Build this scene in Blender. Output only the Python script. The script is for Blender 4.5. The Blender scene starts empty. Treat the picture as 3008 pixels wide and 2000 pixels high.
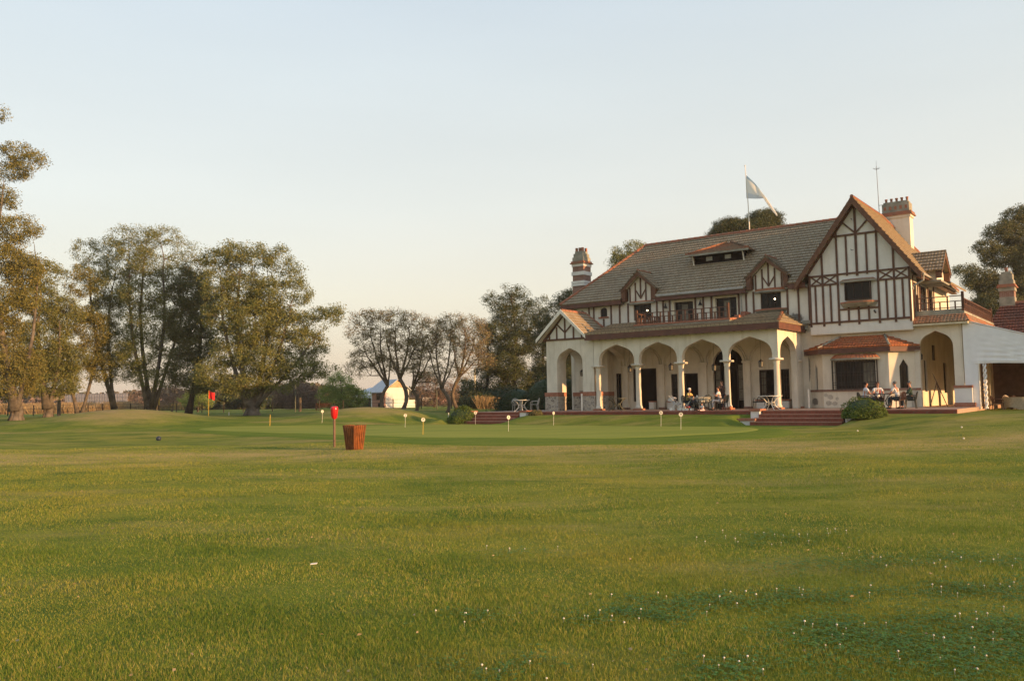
import bpy, math, random
import numpy as np
from mathutils import Vector, Matrix
random.seed(7); rng=np.random.default_rng(7)
S=bpy.context.scene; COL=S.collection
R=math.radians
# ------------------------------------------------------------------ camera
FPX=2484.; PITCH=R(4.0); ROLL=R(.965); CH=1.65
cam=bpy.data.cameras.new('camera'); co=bpy.data.objects.new('camera',cam); COL.objects.link(co)
cam.sensor_width=36; cam.sensor_fit='HORIZONTAL'; cam.lens=FPX/3008*36; cam.clip_start=.1; cam.clip_end=3000
co.matrix_world=Matrix.Translation((0,0,CH))@Matrix.Rotation(R(90)+PITCH,4,'X')@Matrix.Rotation(-ROLL,4,'Z')
S.camera=co
# ------------------------------------------------------------------ frames
TH=R(53.35); UX=(math.sin(TH),-math.cos(TH)); VX=(math.cos(TH),math.sin(TH))
OX,OY,DK=14.507,47.0,.873; ANG=math.atan2(UX[1],UX[0])
def W(u,v,z=0): return (OX+u*UX[0]+v*VX[0], OY+u*UX[1]+v*VX[1], DK+z)
# ------------------------------------------------------------------ sun + sky
SAZ=R(5.5); SEL=R(8.5)
sx=math.cos(SAZ)*UX[0]+math.sin(SAZ)*VX[0]; sy=math.cos(SAZ)*UX[1]+math.sin(SAZ)*VX[1]
sd=Vector((sx*math.cos(SEL),sy*math.cos(SEL),math.sin(SEL)))
sl=bpy.data.lights.new('sun','SUN'); sl.energy=5.0; sl.angle=R(.6); sl.color=(1,.56,.24)
so=bpy.data.objects.new('sun',sl); COL.objects.link(so); so.rotation_euler=sd.to_track_quat('Z','Y').to_euler()
wd=bpy.data.worlds.new('World'); S.world=wd; wd.use_nodes=True; nt=wd.node_tree; nt.nodes.clear()
N=nt.nodes; L=nt.links
sk=N.new('ShaderNodeTexSky'); sk.sky_type='NISHITA'; sk.sun_disc=False; sk.sun_elevation=SEL; sk.sun_rotation=math.atan2(sx,sy)
sk.air_density=1.0; sk.dust_density=2.0; sk.ozone_density=1.5; sk.altitude=0
tc=N.new('ShaderNodeTexCoord'); sp=N.new('ShaderNodeSeparateXYZ'); L.new(tc.outputs['Generated'],sp.inputs[0])
rp=N.new('ShaderNodeValToRGB'); L.new(sp.outputs['Z'],rp.inputs[0])
el=rp.color_ramp.elements   # high thin haze of a still evening: rosy at the horizon, cream, then pale blue
stops=[(0.0,(.76,.60,.47)),(.05,(.84,.69,.54)),(.12,(.88,.79,.63)),(.22,(.86,.845,.755)),(.36,(.77,.815,.80)),(.52,(.635,.73,.815)),(1,(.33,.46,.64))]
el[0].position,el[0].color=stops[0][0],(*stops[0][1],1); el[1].position,el[1].color=1,(*stops[-1][1],1)
for p,c in stops[1:-1]:
    e=el.new(p); e.color=(*c,1)
b1=N.new('ShaderNodeBackground'); b1.inputs['Strength'].default_value=.05*.75; L.new(sk.outputs[0],b1.inputs['Color'])
b2=N.new('ShaderNodeBackground'); b2.inputs['Strength'].default_value=.52; hz_=N.new('ShaderNodeTexNoise'); hz_.inputs['Scale'].default_value=1.6; hz_.inputs['Detail'].default_value=4; mh=N.new('ShaderNodeMapping'); mh.inputs['Scale'].default_value=(1,1,5); L.new(tc.outputs['Generated'],mh.inputs[0]); L.new(mh.outputs[0],hz_.inputs['Vector'])
hr=N.new('ShaderNodeMapRange'); hr.inputs[1].default_value=.3; hr.inputs[2].default_value=.7; hr.inputs[3].default_value=.965; hr.inputs[4].default_value=1.03; L.new(hz_.outputs['Fac'],hr.inputs[0])
hm=N.new('ShaderNodeVectorMath'); hm.operation='SCALE'; L.new(rp.outputs[0],hm.inputs[0]); L.new(hr.outputs[0],hm.inputs['Scale']); L.new(hm.outputs[0],b2.inputs['Color'])
ad=N.new('ShaderNodeAddShader'); L.new(b1.outputs[0],ad.inputs[0]); L.new(b2.outputs[0],ad.inputs[1])
ow=N.new('ShaderNodeOutputWorld'); L.new(ad.outputs[0],ow.inputs[0])
S.view_settings.view_transform='Standard'; S.view_settings.look='None'; S.view_settings.exposure=.72; S.view_settings.gamma=1
S.render.engine='CYCLES'
# ------------------------------------------------------------------ helpers
SPLIT={'stone_base','brick_course','pilaster','pilaster_plinth','planter_wall','planter_coping','first_floor_framing','wing_framing','eaves_fascia','eaves_soffit','ridge_tiles','bracket','vent_flap','rafter_end','coping','bargeboard','soffit','verge_block','gutter','wall_hook','low_wall_brick','exposed_stonework','chimney_pot','brick_inset','brick_panel','reveal','side_glazing','curtain','glazed_side_light','surround','gable_framing','framing','arch_moulding','hip_tiles','gallery_window','fascia','sill','bay_wall','gallery_wall','stucco_wall','porch_bay_wall','main_wall','rear_wing_wall','wing_side_wall','canopy','leg','wheel','slat','glazing_bars','porch_gable_framing'}
class MB:
    def __init__(s,M=None): s.v=[];s.f=[];s.uv=[];s.m=[];s.M=M;s.k=0;s.anyuv=False
    def pts(s,ps):
        n=len(s.v)
        if s.M is not None: ps=[tuple(s.M@Vector(p)) for p in ps]
        s.v+= [tuple(p) for p in ps]; return n
    def face(s,ps,uv=None):
        n=s.pts(ps); s.f.append(tuple(range(n,n+len(ps)))); s.m.append(s.k); s.uv.append(uv)
        if uv: s.anyuv=True
        return s
    def idx(s,n,fs):
        for f in fs: s.f.append(tuple(n+i for i in f)); s.m.append(s.k); s.uv.append(None)
    def box(s,x0,x1,y0,y1,z0,z1):
        n=s.pts([(x0,y0,z0),(x1,y0,z0),(x1,y1,z0),(x0,y1,z0),(x0,y0,z1),(x1,y0,z1),(x1,y1,z1),(x0,y1,z1)])
        s.idx(n,[(0,3,2,1),(4,5,6,7),(0,1,5,4),(1,2,6,5),(2,3,7,6),(3,0,4,7)]); return s
    def prism(s,poly,d):     # poly: list of 3D points (planar), d: extrusion vector
        n=len(poly); a=s.pts(poly); s.pts([tuple(p[i]+d[i] for i in range(3)) for p in poly])
        fs=[tuple(range(n-1,-1,-1)),tuple(range(n,2*n))]+[(i,(i+1)%n,n+(i+1)%n,n+i) for i in range(n)]
        s.idx(a,fs); return s
    def beam(s,p0,p1,w,d,up=(0,0,1)):
        p0,p1=Vector(p0),Vector(p1); t=(p1-p0).normalized(); up=Vector(up)
        a=t.cross(up)
        if a.length<1e-4: a=t.cross(Vector((1,0,0)))
        a=a.normalized()*w/2; b=t.cross(a).normalized()*d/2
        n=s.pts([p0-a-b,p0+a-b,p0+a+b,p0-a+b,p1-a-b,p1+a-b,p1+a+b,p1-a+b])
        s.idx(n,[(0,3,2,1),(4,5,6,7),(0,1,5,4),(1,2,6,5),(2,3,7,6),(3,0,4,7)]); return s
    def tube(s,ps,rs,n=8,cap=True):
        ps=[Vector(p) for p in ps]
        if not hasattr(rs,'__len__'): rs=[rs]*len(ps)
        rings=[]; last=None
        for i,p in enumerate(ps):
            t=(ps[min(i+1,len(ps)-1)]-ps[max(i-1,0)])
            t=t.normalized() if t.length>1e-9 else Vector((0,0,1))
            a=(last-t*last.dot(t)) if last is not None else t.cross(Vector((.13,.97,.2)))
            if a.length<1e-4: a=t.cross(Vector((1,0,.1)))
            a.normalize(); last=a; b=t.cross(a)
            rings.append(s.pts([p+(a*math.cos(2*math.pi*k/n)+b*math.sin(2*math.pi*k/n))*rs[i] for k in range(n)]))
        for i in range(len(rings)-1):
            A,B=rings[i],rings[i+1]
            for k in range(n):
                s.f.append((A+k,A+(k+1)%n,B+(k+1)%n,B+k)); s.m.append(s.k); s.uv.append(None)
        if cap:
            s.f.append(tuple(rings[0]+k for k in range(n-1,-1,-1))); s.m.append(s.k); s.uv.append(None)
            s.f.append(tuple(rings[-1]+k for k in range(n))); s.m.append(s.k); s.uv.append(None)
        return s
    def lathe(s,prof,c=(0,0,0),n=16,sq=(1,1)):
        rings=[s.pts([(c[0]+r*math.cos(2*math.pi*k/n)*sq[0],c[1]+r*math.sin(2*math.pi*k/n)*sq[1],c[2]+z) for k in range(n)]) for r,z in prof]
        for i in range(len(rings)-1):
            A,B=rings[i],rings[i+1]
            for k in range(n):
                s.f.append((A+k,A+(k+1)%n,B+(k+1)%n,B+k)); s.m.append(s.k); s.uv.append(None)
        s.f.append(tuple(rings[0]+k for k in range(n-1,-1,-1))); s.m.append(s.k); s.uv.append(None)
        s.f.append(tuple(rings[-1]+k for k in range(n))); s.m.append(s.k); s.uv.append(None)
        return s
    def ball(s,c,r,n=12,m=8):
        rx,ry,rz=(r,r,r) if not hasattr(r,'__len__') else r
        return s.lathe([(max(1e-4,math.sin(math.pi*i/m)),-math.cos(math.pi*i/m)*rz) for i in range(m+1)],c,n,(rx,ry))
    def build(s,name,mat,parent=None,smooth=False,auto=False):
        if name in SPLIT and parent is not None and len(s.f)>1:
            gs=s.groups()
            if 1<len(gs)<=100:
                out=[]
                for fi in gs:
                    m=MB(); mp={}
                    for i in fi:
                        q=[]
                        for v in s.f[i]:
                            if v not in mp: mp[v]=len(m.v); m.v.append(s.v[v])
                            q.append(mp[v])
                        m.f.append(tuple(q)); m.m.append(s.m[i]); m.uv.append(s.uv[i])
                    m.anyuv=s.anyuv; out.append(m.build_one(name,mat,parent,smooth))
                return out[0]
        return s.build_one(name,mat,parent,smooth)
    def groups(s,tol=.012):
        V=np.array(s.v); n=len(s.f); par=list(range(len(s.v)))
        def fd(x):
            while par[x]!=x: par[x]=par[par[x]]; x=par[x]
            return x
        for f in s.f:
            for v in f[1:]: par[fd(v)]=fd(f[0])
        comp={}
        for i,f in enumerate(s.f): comp.setdefault(fd(f[0]),[]).append(i)
        C=list(comp.values()); B=[]
        for c in C:
            idx=[v for i in c for v in s.f[i]]; B.append(np.concatenate([V[idx].min(0)-tol,V[idx].max(0)+tol]))
        B=np.array(B); left=np.ones(len(C),bool); out=[]
        for i in range(len(C)):
            if not left[i]: continue
            left[i]=False; st=[i]; g=[]
            while st:
                j=st.pop(); g+=C[j]
                o=np.nonzero(left&(B[:,0]<=B[j,3])&(B[:,1]<=B[j,4])&(B[:,2]<=B[j,5])&(B[:,3]>=B[j,0])&(B[:,4]>=B[j,1])&(B[:,5]>=B[j,2]))[0]
                left[o]=False; st+=list(o)
            out.append(g)
        return out
    def build_one(s,name,mat,parent=None,smooth=False,auto=False):
        me=bpy.data.meshes.new(name); me.from_pydata(s.v,[],s.f)
        mats=mat if isinstance(mat,(list,tuple)) else [mat]
        for m in mats: me.materials.append(m)
        if len(mats)>1: me.polygons.foreach_set('material_index',s.m)
        if s.anyuv:
            ul=me.uv_layers.new(name='UVMap'); k=0
            for p,uv in zip(me.polygons,s.uv):
                for j,li in enumerate(p.loop_indices):
                    ul.data[li].uv = uv[j] if uv else (0,0)
        if smooth:
            me.polygons.foreach_set('use_smooth',[True]*len(me.polygons))
            if smooth=='auto':
                me.validate()
                try: me.set_sharp_from_angle(angle=R(35))
                except Exception: pass
        me.update(); o=bpy.data.objects.new(name,me); COL.objects.link(o)
        if parent is not None: o.parent=parent
        return o
def npmesh(name,V,F,mat,parent=None,smooth=False):   # V (n,3), F (m,k) arrays of equal-sized faces
    me=bpy.data.meshes.new(name); V=np.asarray(V,np.float32); F=np.asarray(F,np.int32); k=F.shape[1]
    me.vertices.add(len(V)); me.vertices.foreach_set('co',V.ravel())
    me.loops.add(F.size); me.loops.foreach_set('vertex_index',F.ravel())
    me.polygons.add(len(F)); me.polygons.foreach_set('loop_start',np.arange(0,F.size,k,dtype=np.int32))
    me.polygons.foreach_set('loop_total',np.full(len(F),k,np.int32))
    me.materials.append(mat); 
    if smooth: me.polygons.foreach_set('use_smooth',np.ones(len(F),bool))
    me.update(calc_edges=True); o=bpy.data.objects.new(name,me); COL.objects.link(o)
    if parent is not None: o.parent=parent
    return o
def tag(o,label=None,cat=None,group=None,kind=None):
    if label: o['label']=label
    if cat: o['category']=cat
    if group: o['group']=group
    if kind: o['kind']=kind
    return o
def thing(name,label,cat,loc=(0,0,0),rz=0,group=None):
    o=bpy.data.objects.new(name,None); COL.objects.link(o); o.location=loc; o.rotation_euler=(0,0,rz)
    o.empty_display_size=.3
    return tag(o,label,cat,group)
def copy_tree(o,parent=None):
    c=o.copy(); COL.objects.link(c); c.parent=parent
    for ch in [x for x in bpy.data.objects if x.parent==o]: copy_tree(ch,c)
    return c
# ------------------------------------------------------------------ materials
def newmat(name):
    m=bpy.data.materials.new(name); m.use_nodes=True; nt=m.node_tree
    return m,nt,nt.nodes['Principled BSDF'],nt.nodes,nt.links
def simple(name,c,rough=.6,var=.15,scale=3.,bump=0,spec=.3,metal=0,c2=None,det=6,bscale=None):
    m,nt,p,N,L=newmat(name)
    tc=N.new('ShaderNodeTexCoord'); no=N.new('ShaderNodeTexNoise'); no.inputs['Scale'].default_value=scale; no.inputs['Detail'].default_value=det
    L.new(tc.outputs['Object'],no.inputs['Vector'])
    r=N.new('ShaderNodeValToRGB'); L.new(no.outputs['Fac'],r.inputs[0])
    a=c2 if c2 else tuple(x*(1-var) for x in c); b=c if c2 else tuple(min(1,x*(1+var)) for x in c)
    r.color_ramp.elements[0].position=.32; r.color_ramp.elements[0].color=(*a,1); r.color_ramp.elements[1].position=.68; r.color_ramp.elements[1].color=(*b,1)
    L.new(r.outputs[0],p.inputs['Base Color']); p.inputs['Roughness'].default_value=rough
    p.inputs['Specular IOR Level'].default_value=spec; p.inputs['Metallic'].default_value=metal
    if bump:
        n2=N.new('ShaderNodeTexNoise'); n2.inputs['Scale'].default_value=bscale or scale*6; n2.inputs['Detail'].default_value=4; L.new(tc.outputs['Object'],n2.inputs['Vector'])
        bp=N.new('ShaderNodeBump'); bp.inputs['Strength'].default_value=bump; bp.inputs['Distance'].default_value=.02; L.new(n2.outputs['Fac'],bp.inputs['Height']); L.new(bp.outputs[0],p.inputs['Normal'])
    return m
def mixc(N,L,a,b,fac,mode='MIX'):
    x=N.new('ShaderNodeMix'); x.data_type='RGBA'; x.blend_type=mode
    for sck,val in ((x.inputs[6],a),(x.inputs[7],b),(x.inputs[0],fac)):
        if isinstance(val,(tuple,list)): sck.default_value=(*val[:3],1)
        elif isinstance(val,(int,float)): sck.default_value=val
        else: L.new(val,sck)
    return x.outputs[2]
def noise(N,L,vec,scale,det=5,rough=.55,sc3=None):
    if sc3:
        mp=N.new('ShaderNodeMapping'); mp.inputs['Scale'].default_value=sc3; L.new(vec,mp.inputs[0]); vec=mp.outputs[0]
    n=N.new('ShaderNodeTexNoise'); n.inputs['Scale'].default_value=scale; n.inputs['Detail'].default_value=det; n.inputs['Roughness'].default_value=rough
    L.new(vec,n.inputs['Vector']); return n.outputs['Fac']
def ramp(N,L,fac,stops):
    r=N.new('ShaderNodeValToRGB'); L.new(fac,r.inputs[0]); e=r.color_ramp.elements
    def c(x): return (*x,1) if hasattr(x,'__len__') else (x,x,x,1)
    e[0].position,e[0].color=stops[0][0],c(stops[0][1]); e[1].position,e[1].color=stops[-1][0],c(stops[-1][1])
    for p,x in stops[1:-1]: q=e.new(p); q.color=c(x)
    return r.outputs[0]
def stucco(name,c,dirty=.5,grime=None):
    m,nt,p,N,L=newmat(name); tc=N.new('ShaderNodeTexCoord').outputs['Object']
    n1=noise(N,L,tc,.9,8,.6); n2=noise(N,L,tc,1.,7,.65,(3.2,3.2,.35)); n3=noise(N,L,tc,14,4)
    col=mixc(N,L,tuple(x*.80 for x in c),c,ramp(N,L,n1,[(.3,0.),(.65,1.)]))
    col=mixc(N,L,col,tuple(x*y for x,y in zip(c,(.62,.56,.46))),ramp(N,L,n2,[(.52,0.),(.78,dirty)]))
    col=mixc(N,L,col,tuple(x*.72 for x in c),ramp(N,L,n3,[(.62,0.),(.8,.25)]))
    if grime:      # dark algae stain of its own shape: (x,y,z,radius, z stretch)
        for gx,gy,gz,gr,gs in grime:
            mp=N.new('ShaderNodeMapping'); mp.vector_type='POINT'; mp.inputs['Location'].default_value=(-gx/gr,-gy/gr,-gz/(gr*gs)); mp.inputs['Scale'].default_value=(1/gr,1/gr,1/(gr*gs)); L.new(tc,mp.inputs[0])
            ln=N.new('ShaderNodeVectorMath'); ln.operation='LENGTH'; L.new(mp.outputs[0],ln.inputs[0])
            a=N.new('ShaderNodeMath'); a.operation='ADD'; L.new(ln.outputs['Value'],a.inputs[0]); L.new(noise(N,L,tc,2.2,8,.7),a.inputs[1])
            col=mixc(N,L,col,(.10,.092,.08),ramp(N,L,a.outputs[0],[(.85,.85),(1.35,0.)]))
    L.new(col,p.inputs['Base Color']); p.inputs['Roughness'].default_value=.85; p.inputs['Specular IOR Level'].default_value=.2
    bp=N.new('ShaderNodeBump'); bp.inputs['Strength'].default_value=.25; bp.inputs['Distance'].default_value=.015; L.new(noise(N,L,tc,22,5,.7),bp.inputs['Height']); L.new(bp.outputs[0],p.inputs['Normal'])
    return m
def rooftile(name,ca,cb,lichen,rust,rfac=(.60,.72)):
    m,nt,p,N,L=newmat(name); tcn=N.new('ShaderNodeTexCoord'); tc=tcn.outputs['Object']; uv=tcn.outputs['UV']
    br=N.new('ShaderNodeTexBrick'); br.offset=.5; br.inputs['Scale'].default_value=1; br.inputs['Brick Width'].default_value=.27; br.inputs['Row Height'].default_value=.30; br.inputs['Mortar Size'].default_value=.014
    br.inputs['Mortar'].default_value=(ca[0]*.35,ca[1]*.35,ca[2]*.35,1); br.inputs['Color1'].default_value=(*ca,1); br.inputs['Color2'].default_value=(*cb,1); br.inputs['Bias'].default_value=0
    L.new(uv,br.inputs['Vector'])
    col=mixc(N,L,br.outputs['Color'],lichen,ramp(N,L,noise(N,L,tc,1.3,8,.7),[(.42,0.),(.62,.65)]))
    col=mixc(N,L,col,rust,ramp(N,L,noise(N,L,tc,.55,7,.7),[(rfac[0],0.),(rfac[1],.9)]))
    col=mixc(N,L,col,(.07,.06,.05),ramp(N,L,noise(N,L,tc,5,5,.7),[(.55,0.),(.8,.7)]))
    col=mixc(N,L,col,tuple(x*1.25 for x in lichen),ramp(N,L,noise(N,L,uv,1.0,6,.75,(3.7,.5,1)),[(.55,0.),(.72,.6)])); col=mixc(N,L,col,tuple(x*.5 for x in ca),ramp(N,L,noise(N,L,uv,1.,6,.8,(2.2,.7,1)),[(.52,0.),(.75,.65)]))
    L.new(col,p.inputs['Base Color']); p.inputs['Roughness'].default_value=.85; p.inputs['Specular IOR Level'].default_value=.2
    wv=N.new('ShaderNodeTexWave'); wv.wave_type='BANDS'; wv.bands_direction='X'; wv.inputs['Scale'].default_value=1/.27/ (math.pi*2)*math.pi*1.0; L.new(uv,wv.inputs['Vector'])
    ml=N.new('ShaderNodeMath'); ml.operation='MULTIPLY_ADD'; L.new(br.outputs['Fac'],ml.inputs[0]); ml.inputs[1].default_value=-1.5; L.new(wv.outputs['Fac'],ml.inputs[2])
    bp=N.new('ShaderNodeBump'); bp.inputs['Strength'].default_value=.7; bp.inputs['Distance'].default_value=.03; L.new(ml.outputs[0],bp.inputs['Height']); L.new(bp.outputs[0],p.inputs['Normal'])
    return m
def brickm(name,c1,c2,mort,w=.24,h=.075,uvw='Object',rot=None):
    m,nt,p,N,L=newmat(name); tc=N.new('ShaderNodeTexCoord').outputs['Object']
    sep=N.new('ShaderNodeSeparateXYZ'); L.new(tc,sep.inputs[0]); cb=N.new('ShaderNodeCombineXYZ')
    a=N.new('ShaderNodeMath'); a.operation='ADD'; L.new(sep.outputs[0],a.inputs[0]); L.new(sep.outputs[1],a.inputs[1]); L.new(a.outputs[0],cb.inputs[0]); L.new(sep.outputs[2],cb.inputs[1])
    br=N.new('ShaderNodeTexBrick'); br.inputs['Scale'].default_value=1; br.inputs['Brick Width'].default_value=w; br.inputs['Row Height'].default_value=h; br.inputs['Mortar Size'].default_value=.008
    br.inputs['Color1'].default_value=(*c1,1); br.inputs['Color2'].default_value=(*c2,1); br.inputs['Mortar'].default_value=(*mort,1); L.new(cb.outputs[0],br.inputs['Vector'])
    col=mixc(N,L,br.outputs['Color'],tuple(x*.45 for x in c1),ramp(N,L,noise(N,L,tc,2.5,7,.7),[(.5,0.),(.75,.8)]))
    L.new(col,p.inputs['Base Color']); p.inputs['Roughness'].default_value=.9
    bp=N.new('ShaderNodeBump'); bp.invert=True; bp.inputs['Strength'].default_value=.5; bp.inputs['Distance'].default_value=.01; L.new(br.outputs['Fac'],bp.inputs['Height']); L.new(bp.outputs[0],p.inputs['Normal'])
    return m
def stonem(name):
    m,nt,p,N,L=newmat(name); tc=N.new('ShaderNodeTexCoord').outputs['Object']
    v=N.new('ShaderNodeTexVoronoi'); v.inputs['Scale'].default_value=6.5; L.new(tc,v.inputs['Vector'])
    e=N.new('ShaderNodeTexVoronoi'); e.feature='DISTANCE_TO_EDGE'; e.inputs['Scale'].default_value=6.5; L.new(tc,e.inputs['Vector'])
    sh=N.new('ShaderNodeSeparateColor'); L.new(v.outputs['Color'],sh.inputs[0])
    col=ramp(N,L,sh.outputs[0],[(0,(.16,.13,.10)),(.4,(.30,.27,.23)),(.7,(.42,.36,.27)),(1,(.22,.19,.17))])
    col=mixc(N,L,col,(.44,.40,.33),ramp(N,L,e.outputs['Distance'],[(.03,1.),(.08,0.)]))
    L.new(col,p.inputs['Base Color']); p.inputs['Roughness'].default_value=.9
    bp=N.new('ShaderNodeBump'); bp.inputs['Strength'].default_value=.6; bp.inputs['Distance'].default_value=.03; L.new(e.outputs['Distance'],bp.inputs['Height']); L.new(bp.outputs[0],p.inputs['Normal'])
    return m
def leafm(name,cols,trans=.25,rough=.55,zvar=.35):
    m,nt,p,N,L=newmat(name); g=N.new('ShaderNodeNewGeometry'); tc=N.new('ShaderNodeTexCoord').outputs['Object']
    n=len(cols); c=ramp(N,L,g.outputs['Random Per Island'],[(i/(n-1),cols[i]) for i in range(n)])
    c=mixc(N,L,c,tuple(x*zvar for x in cols[0]),ramp(N,L,noise(N,L,tc,.45,3),[(.45,0.),(.7,.35)]))
    L.new(c,p.inputs['Base Color']); p.inputs['Roughness'].default_value=rough; p.inputs['Specular IOR Level'].default_value=.25
    t=N.new('ShaderNodeBsdfTranslucent'); L.new(c,t.inputs[0]); mx=N.new('ShaderNodeMixShader'); mx.inputs[0].default_value=trans
    L.new(p.outputs[0],mx.inputs[1]); L.new(t.outputs[0],mx.inputs[2]); L.new(mx.outputs[0],N['Material Output'].inputs[0]); return m
M={}
M['stucco']=stucco('stucco',(.70,.645,.545),.8)
M['stucco_main']=stucco('stucco_main',(.74,.70,.61),.45,[(-.05,4.2,5.35,.85,.75),(.45,4.2,4.3,.5,1.2),(.35,4.2,2.2,.55,3.2)])
M['stucco_low']=stucco('stucco_low',(.70,.64,.53),.7,[(.50,4.2,2.3,.40,7.5),(1.0,4.0,.35,.8,.6)])
M['stucco_gable']=stucco('stucco_gable',(.75,.73,.68),.25)
M['white_wall']=stucco('whitewash',(.74,.72,.68),.25)
M['timber']=simple('painted_timber',(.135,.062,.036),.6,.3,4,.3,c2=(.08,.04,.026))
M['fascia']=simple('fascia_timber',(.13,.055,.038),.55,.3,3,.2,c2=(.085,.038,.028))
M['barge']=simple('barge_timber',(.155,.072,.038),.6,.3,3,.2,c2=(.10,.047,.028))
M['soffit']=simple('soffit_board',(.48,.42,.33),.8,.15,5)
M['roof']=rooftile('aged_tiles',(.30,.232,.155),(.375,.29,.195),(.31,.27,.19),(.34,.13,.06),(.64,.76))
M['roof_warm']=rooftile('warm_tiles',(.28,.175,.11),(.34,.205,.13),(.25,.21,.145),(.38,.15,.075),(.45,.60))
M['roof_red']=rooftile('red_tiles',(.48,.16,.07),(.40,.13,.06),(.30,.17,.09),(.50,.17,.07),(.5,.6))
M['roof_dark']=rooftile('dark_red_tiles',(.13,.055,.042),(.19,.075,.055),(.09,.06,.055),(.22,.07,.05),(.55,.7))
M['ridge']=simple('ridge_tiles',(.36,.125,.07),.8,.3,2.5,.3,c2=(.22,.125,.08))
M['brick']=brickm('brick_band',(.38,.13,.07),(.30,.10,.055),(.30,.22,.16))
M['brick_dull']=brickm('brick_dull',(.27,.12,.085),(.20,.10,.075),(.30,.27,.22))
M['stone']=stonem('field_stone')
M['stone_pale']=simple('patched_stone',(.50,.45,.37),.9,.25,4,.3,c2=(.37,.33,.27))
M['step']=brickm('step_brick',(.27,.075,.045),(.21,.06,.036),(.18,.09,.065),.12,.2)
M['tread']=simple('tread_tile',(.36,.19,.135),.7,.2,6,.2)
M['deck']=simple('deck_tile',(.40,.27,.20),.7,.15,3,.15,c2=(.33,.23,.18))
M['glass']=simple('window_glass',(.008,.008,.008),.08,.2,.6,spec=.16)
M['dark']=simple('dark_room',(.012,.010,.009),.9,.2,2,spec=.05)  # near-black paint standing in for the darkness behind openings
M['frame']=simple('dark_frame',(.035,.02,.015),.5,.2,6)
M['iron']=simple('black_iron',(.02,.018,.017),.5,.2,8,spec=.4)
M['curtain']=simple('curtain',(.16,.15,.12),.9,.25,5)
M['white_paint']=simple('white_paint',(.74,.70,.62),.5,.08,5)
M['cream']=simple('cream_trim',(.62,.55,.40),.7,.12,4)
M['lead']=simple('grey_lead',(.33,.32,.29),.7,.2,4)
M['concrete']=simple('lichen_concrete',(.33,.31,.25),.9,.3,2.5,.4,c2=(.19,.185,.15))
M['canvas']=simple('white_canvas',(.74,.75,.76),.8,.05,2,.1)
M['skin']=simple('skin',(.55,.27,.17),.5,.08,8)
M['skin2']=simple('tanned_skin',(.42,.19,.12),.5,.08,8)
for n,c in dict(cloth_white=(.62,.62,.62),cloth_grey=(.55,.56,.60),cloth_dark=(.03,.045,.055),cloth_green=(.022,.05,.035),cloth_yellow=(.72,.50,.14),cloth_navy=(.02,.028,.05),cloth_brown=(.06,.03,.025),hair_dark=(.02,.014,.011),hair_grey=(.13,.125,.12),hair_white=(.70,.68,.62),hair_brown=(.06,.03,.018),cloth_red=(.5,.02,.025),linen=(.36,.34,.27),cloth_print=(.46,.43,.42),cloth_pink=(.62,.45,.47)).items(): M[n]=simple(n,c,.8,.18,12)
M['plastic_dark']=simple('dark_green_plastic',(.018,.022,.016),.35,.15,4,spec=.5)
M['plastic_brown']=simple('brown_plastic',(.07,.03,.02),.35,.15,4,spec=.5)
M['plastic_white']=simple('white_plastic',(.70,.68,.62),.35,.08,4,spec=.5)
M['green_metal']=simple('green_metal',(.10,.105,.075),.5,.25,6)
M['rubber']=simple('rubber',(.02,.02,.02),.7,.1,5)
M['red_gloss']=simple('red_gloss',(.55,.012,.018),.22,.12,6,spec=.6)
M['red_flag']=simple('red_flag',(.55,.008,.012),.7,.1,6)
M['yellow']=simple('yellow_paint',(.70,.42,.05),.6,.1,6)
M['bark']=simple('bark',(.17,.13,.09),.9,.3,2.2,.7,c2=(.07,.05,.038),bscale=9)
M['bark_pale']=simple('pale_bark',(.165,.14,.115),.85,.3,1.6,.9,c2=(.045,.037,.03),bscale=7)
M['bark_dark']=simple('dark_bark',(.075,.055,.042),.9,.3,3,.7,c2=(.04,.03,.024),bscale=9)
M['euca']=leafm('eucalypt_leaves',[(0.122,0.149,0.043),(0.177,0.193,0.056),(0.256,0.230,0.073)],.25)
M['euca_warm']=leafm('warm_eucalypt_leaves',[(0.125,0.135,0.035),(0.188,0.174,0.046),(0.272,0.224,0.064)],.25)
M['euca_dark']=leafm('dark_eucalypt_leaves',[(0.081,0.099,0.041),(0.121,0.131,0.049),(0.189,0.165,0.065)],.2)
M['jaca']=leafm('sparse_leaves',[(.22,.22,.085),(.31,.25,.11),(.40,.27,.15)],.4)
M['casua']=leafm('dark_needles',[(0.044,0.065,0.028),(0.069,0.094,0.034),(0.149,0.129,0.046)],.15)
M['willow']=leafm('spring_leaves',[(.20,.28,.06),(.26,.33,.08),(.30,.33,.10)],.4)
M['olive']=leafm('olive_leaves',[(.10,.10,.04),(.16,.14,.055),(.24,.19,.07)],.25)
M['shrub']=leafm('shrub_leaves',[(.055,.10,.012),(.095,.15,.018),(.17,.20,.03)],.25,zvar=.6)
M['hedge']=leafm('hedge_leaves',[(.018,.036,.014),(.03,.052,.018),(.045,.065,.02)],.12)
M['reed']=leafm('dry_reeds',[(.34,.24,.12),(.45,.33,.17),(.28,.2,.11)],.2,zvar=.7)
M['far']=leafm('far_leaves',[(.085,.088,.055),(.12,.105,.07),(.15,.12,.08)],.2)
M['farbrown']=leafm('far_bare_twigs',[(.17,.12,.09),(.22,.155,.12),(.26,.18,.14)],.2)
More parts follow.
